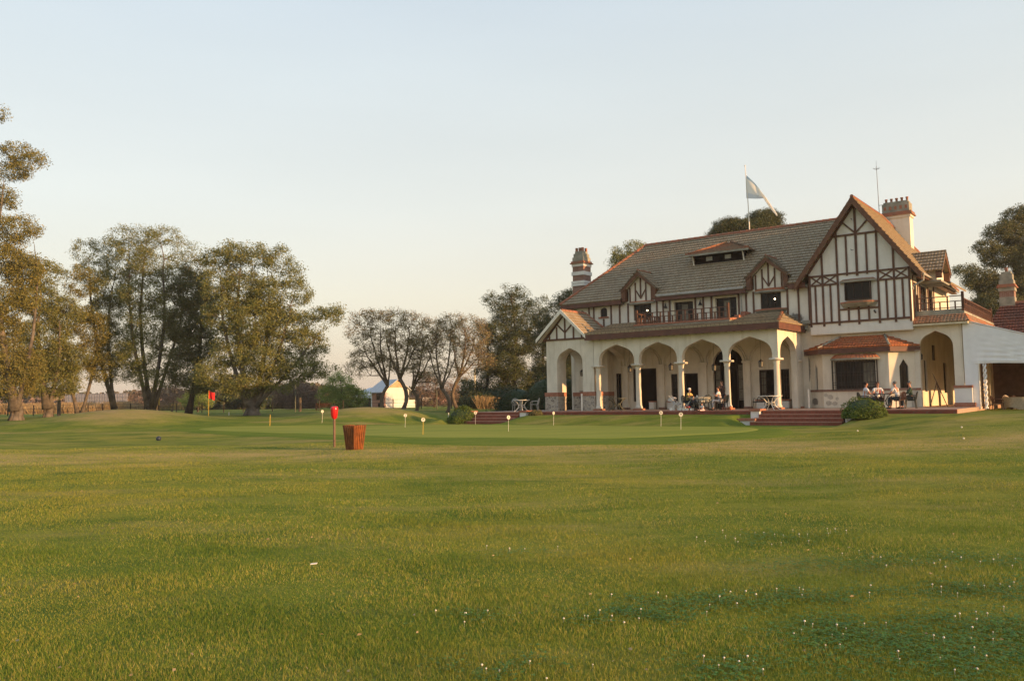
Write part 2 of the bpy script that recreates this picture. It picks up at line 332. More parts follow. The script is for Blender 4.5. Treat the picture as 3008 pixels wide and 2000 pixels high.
# ------------------------------------------------------------------ terrain
def sst(a,b,x):
    t=np.clip((x-a)/(b-a),0,1); return t*t*(3-2*t)
def H(x,y):
    x=np.asarray(x,float); y=np.asarray(y,float)
    u=(x-OX)*UX[0]+(y-OY)*UX[1]; v=(x-OX)*VX[0]+(y-OY)*VX[1]
    b=.12*sst(28,46,y)+.26*sst(50,60,y)+.42*sst(58,80,y)
    b=b+.035*np.sin(x*.31+1.3)*np.sin(y*.27+.4)*sst(6,14,y)+.02*np.sin(x*.83+y*.41)*sst(4,10,y)*(1-sst(40,60,y))
    k=sst(-15,-9,v)*sst(-25,-20.5,u); b=b*(1-k)+.13*k
    b=b+1.02*np.exp(-((x+27.5)/6.2)**2-((y-60)/5.5)**2)+.86*np.exp(-((x+10.6)/5.2)**2-((y-61)/5)**2)*(1-k)+.25*np.exp(-((x+44)/9)**2-((y-58)/6)**2)
    b=b-.10*np.exp(-((x+18)/7)**2-((y-40)/4)**2)
    wide=sst(4.5,11,u)
    wb=sst(-6.8-5.5*wide,-2.9,v)*sst(-22.5,-20.2,u)
    wn=sst(-3.4,-2.9,v)
    n1=sst(-.9,-.2,u)*(1-sst(4.6,5.4,u)); n2=sst(-20.6,-19.9,u)*(1-sst(-15.3,-14.7,u)); nn=np.maximum(n1,n2)
    wb=wb*(1-nn)+wn*nn
    return b*(1-wb)+.66*wb
def h(x,y): return float(H(x,y))
def lawnmat(name,zone):
    m,nt,p,N,L=newmat(name); tc=N.new('ShaderNodeTexCoord').outputs['Object']
    big=noise(N,L,tc,.085,5,.6); mid=noise(N,L,tc,.42,6,.65,(1,1.6,1)); sm=noise(N,L,tc,2.6,6,.7); fine=noise(N,L,tc,38,4,.75); vf=noise(N,L,tc,140,3,.7)
    if zone=='lawn':
        c=ramp(N,L,big,[(.34,(0.116,0.173,0.021)),(.50,(0.181,0.214,0.028)),(.66,(0.261,0.244,0.041))])
        c=mixc(N,L,c,(0.071,0.128,0.016),ramp(N,L,mid,[(.36,.9),(.54,0.)]))
        c=mixc(N,L,c,(0.423,0.305,0.120),ramp(N,L,noise(N,L,tc,.23,7,.66,(.6,1.5,1)),[(.50,0.),(.68,.6)]))
        c=mixc(N,L,c,(0.080,0.128,0.018),ramp(N,L,sm,[(.30,.55),(.46,0.)]))
        c=mixc(N,L,c,(0.362,0.285,0.083),ramp(N,L,sm,[(.58,0.),(.78,.5)]))
        # trodden dry strip along the green's near edge
        sp=N.new('ShaderNodeSeparateXYZ'); L.new(tc,sp.inputs[0])
        a=N.new('ShaderNodeMath'); a.operation='MULTIPLY_ADD'; L.new(noise(N,L,tc,.2,5),a.inputs[0]); a.inputs[1].default_value=9; L.new(sp.outputs['Y'],a.inputs[2])
        c=mixc(N,L,c,(0.362,0.254,0.106),ramp(N,L,a.outputs[0],[(0,0.),(.001,0.)])) if False else c
        mr=N.new('ShaderNodeMapRange'); mr.inputs[1].default_value=27; mr.inputs[2].default_value=32; L.new(a.outputs[0],mr.inputs[0])
        mr2=N.new('ShaderNodeMapRange'); mr2.inputs[1].default_value=37; mr2.inputs[2].default_value=33; L.new(a.outputs[0],mr2.inputs[0])
        mm=N.new('ShaderNodeMath'); mm.operation='MULTIPLY'; L.new(mr.outputs[0],mm.inputs[0]); L.new(mr2.outputs[0],mm.inputs[1])
        m3=N.new('ShaderNodeMath'); m3.operation='MULTIPLY'; L.new(mm.outputs[0],m3.inputs[0]); L.new(ramp(N,L,mid,[(.35,.35),(.6,.9)]),m3.inputs[1])
        c=mixc(N,L,c,(0.453,0.325,0.138),m3.outputs[0])
        sz=N.new('ShaderNodeMapRange'); sz.inputs[1].default_value=.55; sz.inputs[2].default_value=1.3; L.new(sp.outputs['Z'],sz.inputs[0])
        my=N.new('ShaderNodeMapRange'); my.inputs[1].default_value=70; my.inputs[2].default_value=66; L.new(sp.outputs['Y'],my.inputs[0])
        mz=N.new('ShaderNodeMath'); mz.operation='MULTIPLY'; L.new(sz.outputs[0],mz.inputs[0]); L.new(my.outputs[0],mz.inputs[1])
        mq_=N.new('ShaderNodeMath'); mq_.operation='MULTIPLY'; L.new(mz.outputs[0],mq_.inputs[0]); L.new(ramp(N,L,noise(N,L,tc,.55,7,.7,(.7,1.6,1)),[(.38,.15),(.60,.9)]),mq_.inputs[1])
        c=mixc(N,L,c,(.34,.26,.13),mq_.outputs[0])
        c=mixc(N,L,c,(.32,.25,.11),ramp(N,L,noise(N,L,tc,1.1,7,.72,(.8,1.5,1)),[(.58,0.),(.74,.5)]))
    elif zone=='collar':
        c=ramp(N,L,mid,[(.35,(0.101,0.168,0.016)),(.65,(0.161,0.204,0.025))])
    else:
        c=ramp(N,L,noise(N,L,tc,.35,4,.5,(.5,1.6,1)),[(.35,(0.201,0.239,0.039)),(.65,(0.272,0.285,0.053))])
    k=.35 if zone!='green' else .12
    c=mixc(N,L,c,(0.020,0.031,0.006),ramp(N,L,fine,[(.30,k*1.6),(.52,0.)])); c=mixc(N,L,c,(0.362,0.346,0.110),ramp(N,L,vf,[(.55,0.),(.8,k)]))
    L.new(c,p.inputs['Base Color']); p.inputs['Roughness'].default_value=.95; p.inputs['Specular IOR Level'].default_value=.08
    bp=N.new('ShaderNodeBump'); bp.inputs['Strength'].default_value=.55 if zone!='green' else .15; bp.inputs['Distance'].default_value=.05; L.new(fine,bp.inputs['Height']); L.new(bp.outputs[0],p.inputs['Normal'])
    return m
M['lawn']=lawnmat('lawn_grass','lawn'); M['collar']=lawnmat('fringe_grass','collar'); M['green']=lawnmat('putting_grass','green')
def axis(lo,hi,step,ext):
    a=list(np.arange(lo,hi,step)); s=step; x=a[-1]
    while x<ext: s*=1.35; x+=s; a.append(x)
    s=step; x=lo; pre=[]
    while x>-ext: s*=1.35; x-=s; pre.append(x)
    return np.array(pre[::-1]+a)
gx=axis(-50,42,.45,1200); gy=axis(0,92,.45,1200)
XX,YY=np.meshgrid(gx,gy); ZZ=H(XX,YY); nx,ny=len(gx),len(gy)
V_=np.stack([XX.ravel(),YY.ravel(),ZZ.ravel()],1); I=np.arange(nx*ny).reshape(ny,nx)
F_=np.stack([I[:-1,:-1].ravel(),I[:-1,1:].ravel(),I[1:,1:].ravel(),I[1:,:-1].ravel()],1)
g=npmesh('ground',V_,F_,M['lawn'],smooth=True); tag(g,kind='structure')
COLLAR=[(-21.4, 51.43), (-20.54, 52.93), (-19.18, 53.88), (-16.11, 53.9), (-13.01, 53.9), (-8.77, 53.9), (-4.51, 53.6), (-1.22, 51.9), (1.79, 48.67), (4.61, 46.42), (6.97, 44.41), (8.93, 42.9), (10.97, 42.2), (12.26, 40.2), (12.1, 36.4), (11.07, 33.64), (9.61, 32.19), (7.42, 30.89), (4.72, 29.69), (2.12, 29.2), (-0.11, 29.8), (-2.69, 31.79), (-5.67, 34.45), (-8.96, 37.35), (-12.04, 40.56), (-15.58, 44.77), (-18.83, 48.52)]
GREEN=[(-19.61, 51.18), (-18.7, 53.0), (-15.99, 53.33), (-12.94, 53.18), (-8.7, 53.1), (-4.42, 52.5), (-1.18, 50.68), (1.78, 48.0), (4.57, 45.7), (6.87, 43.5), (8.73, 41.9), (10.5, 40.66), (11.22, 39.1), (11.01, 36.9), (9.61, 35.2), (6.71, 34.15), (4.7, 33.9), (2.67, 34.1), (-0.12, 34.9), (-3.06, 36.35), (-5.48, 38.0), (-8.08, 39.85), (-10.04, 41.41), (-13.3, 44.57), (-16.04, 47.37)]
def smooth_loop(P,it=3):
    P=[np.array(p) for p in P]
    for _ in range(it):
        Q=[]
        for i in range(len(P)):
            a,b=P[i],P[(i+1)%len(P)]; Q+=[a*.75+b*.25,a*.25+b*.75]
        P=Q
    return np.array(P)
def sheet(name,poly,off,mat):
    P=smooth_loop(poly,2); c=P.mean(0); K=46; n=len(P); vs=[]; fs=[]
    for k in range(K+1):
        t=k/K; q=c+(P-c)*t
        z=H(q[:,0],q[:,1])+off*(1 if k<K else -.3)
        vs.append(np.column_stack([q,z]))
    V=np.concatenate(vs); fs=[]
    for k in range(K):
        a=k*n+np.arange(n); b=k*n+(np.arange(n)+1)%n; fs.append(np.stack([a,b,b+n,a+n],1))
    o=npmesh(name,V,np.concatenate(fs),mat,smooth=True); return tag(o,kind='structure')
sheet('putting_green_fringe',COLLAR,.035,M['collar']); sheet('putting_green',GREEN,.055,M['green'])
# ------------------------------------------------------------------ grass blades (near lawn)
def inpoly(x,y,P):
    P=smooth_loop(P,1); c=np.zeros(len(x),bool); j=len(P)-1
    for i in range(len(P)):
        xi,yi=P[i]; xj,yj=P[j]
        m=((yi>y)!=(yj>y))&(x<(xj-xi)*(y-yi)/(yj-yi+1e-12)+xi); c^=m; j=i
    return c
def blades(n,r0,r1,hmin,hmax,w):
    r=np.sqrt(rng.uniform(0,1,n))  # uniform in area would crowd the distance: bias to the near side
    r=r0*(r1/r0)**rng.uniform(0,1,n); a=rng.uniform(-.64,.64,n)
    x=r*a; y=r.copy(); keep=~inpoly(x,y,COLLAR); x,y,r=x[keep],y[keep],r[keep]; n=len(x)
    # tufty: shift toward random tuft centres
    x=x+rng.normal(0,.02,n); z=H(x,y)
    ang=rng.uniform(0,2*np.pi,n); hh=rng.uniform(hmin,hmax,n)*(1+.5*np.sin(x*1.7+2*np.sin(y*1.1))*np.sin(y*2.1+x)); lean=rng.uniform(.1,.9,n)*hh; la=rng.uniform(0,2*np.pi,n)
    ww=w*(.6+r/12)
    dx,dy=np.cos(ang)*ww/2,np.sin(ang)*ww/2
    A=np.stack([x-dx,y-dy,z-.004],1); B=np.stack([x+dx,y+dy,z-.004],1); C=np.stack([x+np.cos(la)*lean,y+np.sin(la)*lean,z+hh],1)
    V=np.stack([A,B,C],1).reshape(-1,3); F=np.arange(len(V)).reshape(-1,3); return V,F
def grassmat():
    m,nt,p,N,L=newmat('grass_blades'); g=N.new('ShaderNodeNewGeometry'); tc=N.new('ShaderNodeTexCoord').outputs['Object']
    c=ramp(N,L,g.outputs['Random Per Island'],[(0,(0.095,0.173,0.018)),(.35,(0.161,0.239,0.028)),(.60,(0.251,0.280,0.039)),(.82,(0.402,0.346,0.074)),(1,(0.523,0.418,0.156))])
    c=mixc(N,L,c,(0.101,0.168,0.018),ramp(N,L,noise(N,L,tc,.30,6,.65,(1,1.6,1)),[(.36,.85),(.56,0.)]))
    c=mixc(N,L,c,(0.086,0.148,0.018),ramp(N,L,noise(N,L,tc,2.6,6,.7),[(.30,.6),(.47,0.)]))
    c=mixc(N,L,c,(0.362,0.305,0.046),ramp(N,L,noise(N,L,tc,.16,5,.6),[(.48,0.),(.66,.6)]))
    L.new(c,p.inputs['Base Color']); p.inputs['Roughness'].default_value=.6; p.inputs['Specular IOR Level'].default_value=.2
    t=N.new('ShaderNodeBsdfTranslucent'); L.new(c,t.inputs[0]); mx=N.new('ShaderNodeMixShader'); mx.inputs[0].default_value=.3
    L.new(p.outputs[0],mx.inputs[1]); L.new(t.outputs[0],mx.inputs[2]); L.new(mx.outputs[0],N['Material Output'].inputs[0]); return m
M['blade']=grassmat()
V1,F1=blades(620000,4.2,34,.014,.034,.0042)
tag(npmesh('grass',V1,F1,M['blade']),'short mown lawn grass, green with straw coloured patches, filling the foreground','grass',kind='stuff')
# ------------------------------------------------------------------ clover patches with white flower heads
CLOV=[(2.75,5.35,.75,.28,70,15),(3.55,5.6,.5,.22,45,10),(2.35,5.95,.55,.22,60,12),(3.35,6.15,.6,.2,45,12),(1.5,6.9,.6,.16,40,8),(2.4,7.05,.55,.16,30,7),(.95,6.5,.45,.12,28,9),(3.95,7.1,.8,.2,55,18),(1.35,5.25,.35,.14,18,7),(3.0,9.9,.8,.25,20,22),(-.35,6.6,.3,.1,6,5),(-.1,5.3,.4,.1,10,6),(3.2,8.3,.9,.2,40,8),(.1,9.3,.4,.12,6,5),(4.6,8.3,.7,.2,30,8)]
def clover():
    lv=[];fl=[]
    mb=MB()
    Vs=[];n0=0
    for cx,cy,rx,ry,dens,nf in CLOV:
        n=int(dens*19); a=rng.normal(0,.6,n)*rx+cx; b=rng.normal(0,1.1,n)*ry+cy+.12*np.sin(a*9)
        z=H(a,b)+rng.uniform(.012,.045,n); r=rng.uniform(.006,.011,n); th=rng.uniform(0,6.28,n)
        for k in range(3):
            t=th+k*2.094; px,py=a+np.cos(t)*r*1.0,b+np.sin(t)*r*1.0
            tilt=rng.uniform(-.5,.5,n)*r
            q=[np.stack([px+np.cos(t+o)*r*s,py+np.sin(t+o)*r*s,z+tilt*s2],1) for o,s,s2 in ((0,1,1),(1.57,.8,0),(3.14,1,-1),(4.71,.8,0))]
            Vs.append(np.stack(q,1).reshape(-1,3))
        for _ in range(nf):
            fx,fy=random.gauss(cx,rx*.6),random.gauss(cy,ry*1.1); fr=random.uniform(.0045,.0085); fz=h(fx,fy)+random.uniform(.028,.05)
            fl.append((fx,fy,fz,fr))
    V=np.concatenate(Vs); F=np.arange(len(V)).reshape(-1,4)
    M['clover']=leafm('clover_leaves',[(.055,.15,.02),(.08,.19,.028),(.12,.22,.04)],.2,zvar=.7)
    o=npmesh('clover',V,F,M['clover']); tag(o,'dark green clover patches spreading through the near lawn','clover',kind='stuff')
    fb=MB()
    for fx,fy,fz,fr in fl:
        fb.ball((fx,fy,fz),(fr,fr,fr*.85),7,5); fb.tube([(fx,fy,fz-.045),(fx,fy,fz)],.0011,3,False)
    M['floret']=simple('clover_floret',(.62,.58,.50),.9,.25,60)
    tag(fb.build('clover_flowers',M['floret'],smooth=True),'small round white clover flower heads sprinkled over the near lawn','clover flowers',kind='stuff')
clover()
# ------------------------------------------------------------------ wall / roof builders
ARCH=[(1,0),(.976,.2),(.905,.4),(.787,.57),(.63,.70),(.39,.82),(.157,.93),(0,1)]
def topf(op,s):
    k=op.get('kind','rect')
    if k=='rect': return op['head']
    x=abs(s-op['c'])/op['w']; x=min(1,x)
    if k=='lancet': return op['spring']+(op['apex']-op['spring'])*(1-x)
    for (x1,f1),(x0,f0) in zip(ARCH[:-1],ARCH[1:]):
        if x0<=x<=x1+1e-9: return op['spring']+(op['apex']-op['spring'])*(f1+(f0-f1)*(x1-x)/(x1-x0))
    return op['spring']
def holed(mb,A,B,t,z0,z1,ops,zb=None,ends=True):
    """wall from A to B (u,v), front face on that line, thickness t to its left; ops = openings along it"""
    Lg=math.hypot(B[0]-A[0],B[1]-A[1]); d=((B[0]-A[0])/Lg,(B[1]-A[1])/Lg); n=(-d[1],d[0])
    P=lambda s,z,q=0:(A[0]+d[0]*s+n[0]*q,A[1]+d[1]*s+n[1]*q,z)
    ss={0.,Lg}
    for o in ops:
        ss|={o['c']-o['w'],o['c']+o['w']}
        if o.get('kind')=='arch':
            for x,_ in ARCH: ss|={o['c']-x*o['w'],o['c']+x*o['w']}
        if o.get('kind')=='lancet': ss|={o['c']}
    ss=sorted(x for x in ss if -1e-6<=x<=Lg+1e-6); zb=z0 if zb is None else zb
    q=[]; 
    for x in ss:
        if not q or x-q[-1]>1e-5: q.append(x)
    ss=q
    for a,b in zip(ss[:-1],ss[1:]):
        m=(a+b)/2; op=next((o for o in ops if abs(m-o['c'])<o['w']),None)
        if op is None:
            mb.face([P(a,zb),P(b,zb),P(b,z1),P(a,z1)]); mb.face([P(a,zb,t),P(a,z1,t),P(b,z1,t),P(b,zb,t)])
            mb.face([P(a,zb),P(a,zb,t),P(b,zb,t),P(b,zb)])
        else:
            ta,tb=topf(op,a),topf(op,b); sl=op.get('sill',z0)
            mb.face([P(a,ta),P(b,tb),P(b,z1),P(a,z1)]); mb.face([P(a,ta,t),P(a,z1,t),P(b,z1,t),P(b,tb,t)])
            mb.face([P(a,ta),P(a,ta,t),P(b,tb,t),P(b,tb)])
            if sl>z0+1e-3:
                mb.face([P(a,z0),P(b,z0),P(b,sl),P(a,sl)]); mb.face([P(a,z0,t),P(a,sl,t),P(b,sl,t),P(b,z0,t)]); mb.face([P(a,sl),P(b,sl),P(b,sl,t),P(a,sl,t)])
        mb.face([P(a,z1),P(b,z1),P(b,z1,t),P(a,z1,t)])
    for o in ops:
        for sgn in (-1,1):
            s=o['c']+sgn*o['w']
            if -1e-6<s<Lg+1e-6:
                tp=topf(o,s); lo=max(o.get('sill',z0),zb) if o.get('sill',z0)>=zb else zb
                if tp>lo+1e-3: mb.face([P(s,lo),P(s,tp),P(s,tp,t),P(s,lo,t)])
    if ends:
        for s in (0,Lg): mb.face([P(s,zb),P(s,z1),P(s,z1,t),P(s,zb,t)])
    return mb
def clip(poly,f):
    out=[]
    for i in range(len(poly)):
        a,b=poly[i],poly[(i+1)%len(poly)]; fa,fb=f(a),f(b)
        if fa>=0: out.append(a)
        if fa*fb<0: t=fa/(fa-fb); out.append((a[0]+(b[0]-a[0])*t,a[1]+(b[1]-a[1])*t))
    return out
def tiled(mb,pts,step=.30,hi=.055,th=.035,uo=0):
    p=[Vector(x) for x in pts]; o=p[0]; e=(p[1]-p[0]).normalized(); n=e.cross(p[2]-p[0]).normalized()
    if n.z<0: n=-n
    s=n.cross(e)
    if (p[2]-p[0]).dot(s)<0: s=-s
    P2=[((x-o).dot(e),(x-o).dot(s)) for x in p]; smax=max(y for _,y in P2)
    k=0
    while k*step<smax-1e-3:
        a,b=k*step,min((k+1)*step,smax)
        q=clip(clip(P2,lambda r:r[1]-a),lambda r:b-r[1])
        if len(q)>=3:
            hh=lambda y:hi*(1-(y-a)/step)+.012
            mb.face([o+e*x+s*y+n*hh(y) for x,y in q],[(x+uo+100,y+90) for x,y in q])
            lo=[x for x,y in q if abs(y-a)<1e-4]
            if len(lo)>=2:
                x0,x1=min(lo),max(lo); bt=-th if k==0 else -.01
                mb.face([o+e*x0+s*a+n*bt,o+e*x1+s*a+n*bt,o+e*x1+s*a+n*hh(a),o+e*x0+s*a+n*hh(a)],[(x0+uo+100,a+90.02),(x1+uo+100,a+90.02),(x1+uo+100,a+90.06),(x0+uo+100,a+90.06)])
        k+=1
    mb.face([x-n*th for x in p][::-1])
    for i in range(1,len(p)):
        a,b=p[i],p[(i+1)%len(p)]; mb.face([a-n*th,b-n*th,b+n*.012,a+n*.012])
def ridgeline(mb,p0,p1,r=.12,step=.42):
    p0,p1=Vector(p0),Vector(p1); Lg=(p1-p0).length; k=max(1,int(Lg/step)); d=(p1-p0)/k
    for i in range(k):
        a=p0+d*i; b=a+d*1.06; mb.tube([a,a+d*.12,b],[r*1.12,r,r*.86],7)
G=thing('club_house','half timbered clubhouse with arcaded porch, tall front gable and brown tiled roofs','building',(OX,OY,DK),ANG)
VM=4.2; VG=3.9
# ---- walls
mb=MB()
arc=[-11.39,-8.54,-5.66,-2.78,.11]
ops=[dict(kind='arch',c=(a+b)/2+11.6,w=(b-a)/2-.165,spring=3.12,apex=4.13) for a,b in zip(arc[:-1],arc[1:])]
holed(mb,(-11.6,0),(.28,0),.34,2.84,4.52,ops,zb=2.84)
# right side of the porch (faces the sun)
holed(mb,(.28,.34),(.28,VM),.34,0,4.52,[dict(kind='arch',c=1.37,w=1.37,spring=3.12,apex=4.13,sill=-.1)],zb=0)
mb.build('arcade_wall',M['stucco'],G)
# left bay
mb=MB()
holed(mb,(-15.29,.06),(-11.66,.06),.78,0,4.62,[dict(kind='arch',c=1.81,w=.99,spring=3.1,apex=4.08)])
mb.box(-12.45,-11.6,-.02,.06,0,4.62) if False else None
holed(mb,(-14.5,.84),(-14.5,VM),.79,0,4.62,[dict(kind='arch',c=1.55,w=1.2,spring=3.1,apex=4.08)])
holed(mb,(-11.7,.84),(-11.7,VM),.5,2.6,4.62,[dict(kind='arch',c=1.68,w=1.6,spring=3.1,apex=4.08)],zb=2.6)
mb.box(-13.2,-12.62,3.45,4.185,1.2,4.42); mb.build('porch_bay_wall',M['stucco'],G)
st=MB(); bb=MB()
for (a,b,c,d) in ((-15.36,-14.40,-.01,.92),(-12.58,-11.60,-.01,.92),(-15.36,-14.42,3.45,4.19),(-13.2,-12.62,3.45,4.19)):
    st.box(a-.03,b+.03,c-.03,d+.03,0,.94); bb.box(a-.05,b+.05,c-.05,d+.05,.94,1.2)
st.build('stone_base',M['stone'],G); bb.build('brick_course',M['brick'],G)
# gable over left bay
mb=MB(); mb.prism([(-15.3,.06,4.62),(-12.2,.06,4.62),(-13.78,.06,6.28)],(0,.1,0)); mb.build('porch_gable_wall',M['stucco_gable'],G)
tb=MB()
f0=-.005
def stud(mb,u0,z0,u1,z1,v,w=.13,pr=.05): mb.prism(studpoly(u0,z0,u1,z1,v,w*.86),(0,-pr,0))
def studpoly(u0,z0,u1,z1,v,w):
    dx,dz=u1-u0,z1-z0; l=math.hypot(dx,dz); nx_,nz_=-dz/l*w/2,dx/l*w/2
    return [(u0+nx_,v,z0+nz_),(u0-nx_,v,z0-nz_),(u1-nx_,v,z1-nz_),(u1+nx_,v,z1+nz_)]
vg=.058
for u0,zz in ((-15.0,4.95),(-14.42,5.5),(-13.78,6.2),(-13.12,5.5),(-12.5,4.92)): stud(tb,u0,4.66,u0,zz,vg,.11)
stud(tb,-15.5,4.66,-12.05,4.66,vg-.005,.14,.055)
stud(tb,-13.78,5.1,-14.4,5.68,vg-.004,.10); stud(tb,-13.78,5.1,-13.16,5.68,vg-.004,.10)
stud(tb,-15.42,4.72,-13.80,6.36,vg-.008,.14); stud(tb,-12.12,4.72,-13.76,6.36,vg-.008,.14)
tb.build('porch_gable_framing',M['timber'],G)
rf=MB(); A_=(-13.78,6.5); SL=1.02
zl=6.5-SL*2.0
tiled(rf,[(-15.75,-.4,4.60),(-15.75,3.3,4.60),(-13.78,3.3,6.5),(-13.78,-.4,6.5)])
tiled(rf,[(-11.95,3.3,4.74),(-11.95,-.4,4.74),(-13.78,-.4,6.5),(-13.78,2.6,6.5)][:4])
r1=rf.build('porch_gable_roof',M['roof'],G)
rd=MB(); ridgeline(rd,(-13.78,-.38,6.54),(-13.78,2.7,6.54),.10); ridgeline(rd,(-13.78,2.7,6.5),(-12.2,3.35,5.1),.10); rd.build('ridge_tiles',M['ridge'],r1)
bg=MB()
bg.prism([(-15.78,-.42,4.50),(-15.78,-.42,4.72),(-13.78,-.42,6.60),(-13.78,-.42,6.32)],(0,-.05,0)); bg.prism([(-11.93,-.42,4.60),(-11.93,-.42,4.82),(-13.78,-.42,6.60),(-13.78,-.42,6.32)],(0,-.05,0)); bg.build('bargeboard',M['white_paint'],r1)
bg=MB(); bg.face([(-15.7,-.38,4.5),(-15.7,.05,4.5),(-13.78,.05,6.36),(-13.78,-.38,6.36)]); bg.build('soffit',M['soffit'],r1)
# ---- columns
def colprof(h_,r=.17):
    return [(r*1.35,0),(r*1.35,.10),(r*1.2,.14),(r*1.05,.2),(r*1.05,.26),(r*1.0,.5),(r*.9,h_-.34),(r*1.02,h_-.30),(r*1.02,h_-.26),(r*.95,h_-.24),(r*1.15,h_-.14),(r*1.5,h_-.10),(r*1.5,h_-.1)]
for i,u in enumerate(arc):
    c=MB(); c.lathe([(x,z+.10) for x,z in colprof(2.74)],(u,.17,0),20); c.box(u-.31,u+.31,-.14,.48,2.74,2.84); c.k=1; c.box(u-.28,u+.28,-.11,.45,0,.10)
    o=c.build('column',[M['stucco'],M['brick']],G,smooth=False)
    for p in o.data.polygons: p.use_smooth = len(p.vertices)==4 and abs(p.normal.z)<.75 and p.area<.4 and p.material_index==0
c=MB(); c.lathe([(x,z+.1) for x,z in colprof(2.74,.16)],(.11,3.72,0),16); c.box(-.16,.38,3.45,3.99,2.74,2.84); c.k=1; c.box(-.14,.36,3.47,3.97,0,.1); c.build('column',[M['stucco'],M['brick']],G)
# ---- main wall ground floor (inside porch)
mb=MB()
D=[(-11.1,-10.75,.5,2.7),(-10.67,-9.36,0,2.7),(-8.3,-7.85,.5,2.27),(-7.42,-6.42,0,2.28),(-2.40,-.55,.0,2.34)]
lo=[dict(c=(a+b)/2+16,w=(b-a)/2,sill=s,head=t) for a,b,s,t in D]
lo+=[dict(kind='arch',c=-4.4+16,w=.98,spring=2.75,apex=3.85),dict(kind='arch',c=-14.75+16,w=.42,spring=2.6,apex=3.75),dict(c=-12.2+16,w=.2,head=2.43)]
holed(mb,(-16,VM),(.62,VM),.35,0,4.5,lo); mb.build('porch_back_wall',M['stucco'],G)
pil=MB()
for u in (-11.6,-8.9,-5.95,-3.1,-.15):
    pil.box(u-.2,u+.2,VM-.22,VM-.003,.12,2.8); pil.box(u-.28,u+.28,VM-.3,VM-.002,2.8,2.92)
    for d in (0,.2):  # transverse arch ribs
        pass
pil.build('pilaster',M['stucco'],G)
pb=MB()
for u in (-11.6,-8.9,-5.95,-3.1,-.15): pb.box(u-.24,u+.24,VM-.26,VM-.004,0,.12)
pb.build('pilaster_plinth',M['brick_dull'],G)
# wall arches between pilasters (raised mouldings)
ml=MB()
for a,b in zip((-11.6,-8.9,-5.95,-3.1),(-8.9,-5.95,-3.1,-.15)):
    c=(a+b)/2; w=(b-a)/2-.22
    pts=[(c-x*w,VM-.06,2.9+1.25*f) for x,f in ARCH]+[(c+x*w,VM-.06,2.9+1.25*f) for x,f in ARCH[::-1][1:]]
    ml.tube(pts,.055,6)
    pts=[(c-x*(w+.14),VM-.05,2.9+1.36*f) for x,f in ARCH]+[(c+x*(w+.14),VM-.05,2.9+1.36*f) for x,f in ARCH[::-1][1:]]
    ml.tube(pts,.05,6)
ml.build('arch_moulding',M['stucco'],G)
mb=MB(); mb.box(-15.2,.26,.36,VM-.01,4.42,4.5); mb.build('porch_ceiling',M['stucco'],G)
mb=MB(); mb.tube([(-14.75-.46,VM-.03,0),(-14.75-.46,VM-.03,2.6)]+[(-14.75-.46*x,VM-.03,2.6+1.22*f) for x,f in ARCH]+[(-14.75+.46*x,VM-.03,2.6+1.22*f) for x,f in ARCH[::-1][1:]]+[(-14.29,VM-.03,0)],.07,5); mb.build('brick_door_surround',M['brick'],G)
mb=MB(); mb.box(-9.72,-9.40,3.75,4.17,0,.46); mb.box(-8.42,-7.9,3.8,4.17,0,.46); mb.box(-2.5,-2.0,3.8,4.17,0,.44); mb.box(-.95,-.5,3.8,4.17,0,.42); mb.build('planter_wall',M['white_wall'],G)
mb=MB(); 
for a,b in ((-9.75,-9.37),(-8.45,-7.87),(-2.53,-1.97),(-.98,-.47)): mb.box(a,b,3.72,4.18,.46,.53)
mb.build('planter_coping',M['brick'],G)
# ---- windows and doors
def win(name,u0,u1,z0,z1,v,cols=2,rows=2,parent=G,fr=.06,face='v',pane='glass',lab=None,dark=True):
    Mx=None
    if face=='u': Mx=Matrix(((0,-1,0,v),(1,0,0,0),(0,0,1,0),(0,0,0,1)))  # local (a, depth, z): a runs along +v, depth to -u
    def B(*a):
        m=MB(Mx); return m
    y=v+.12 if face=='v' else .12
    m=B()
    for x0,x1,a,b in ((u0,u1,z0,z0+fr),(u0,u1,z1-fr,z1),(u0,u0+fr,z0+fr,z1-fr),(u1-fr,u1,z0+fr,z1-fr)): m.box(x0,x1,y-.04,y+.04,a,b)
    w=m.build(name,M['frame'],parent)
    if lab: w['label']=lab
    m=B(); m.box(u0+fr,u1-fr,y+.0,y+.012,z0+fr,z1-fr); m.build('pane',M[pane],w)
    m=B()
    for i in range(1,cols): x=u0+(u1-u0)*i/cols; m.box(x-.018,x+.018,y-.03,y-.004,z0+fr,z1-fr)
    for j in range(1,rows): z=z0+(z1-z0)*j/rows; m.box(u0+fr,u1-fr,y-.026,y-.006,z-.015,z+.015)
    if m.v: m.build('glazing_bars',M['frame'],w)
    return w
win('window',-11.1,-10.75,.5,2.7,VM,1,4); win('window',-8.3,-7.85,.5,2.27,VM,1,4)
def door(u0,u1,z1,v,open_=True,parent=G):
    m=MB(); y=v+.1
    for x0,x1,a,b in ((u0,u1,z1-.07,z1),(u0,u0+.07,0,z1-.07),(u1-.07,u1,0,z1-.07)): m.box(x0,x1,y-.05,y+.06,a,b)
    d=m.build('door',M['frame'],parent); m=MB(); m.box(u0+.07,u1-.07,y+.2,y+.22,0.01,z1-.07); m.build('painted_dark_panel',M['dark'],d)  # black sheet in the doorway, the unlit room painted as colour
    return d
door(-10.67,-9.36,2.7,VM); door(-7.42,-6.42,2.28,VM); door(-12.4,-12.0,2.43,VM)
d=door(-2.40,-.55,2.34,VM)
m=MB()
for z in (.5,.95,1.4,1.85):
    m.box(-2.33,-2.0,VM+.05,VM+.08,z-.015,z+.015); m.box(-.9,-.62,VM+.05,VM+.08,z-.015,z+.015)
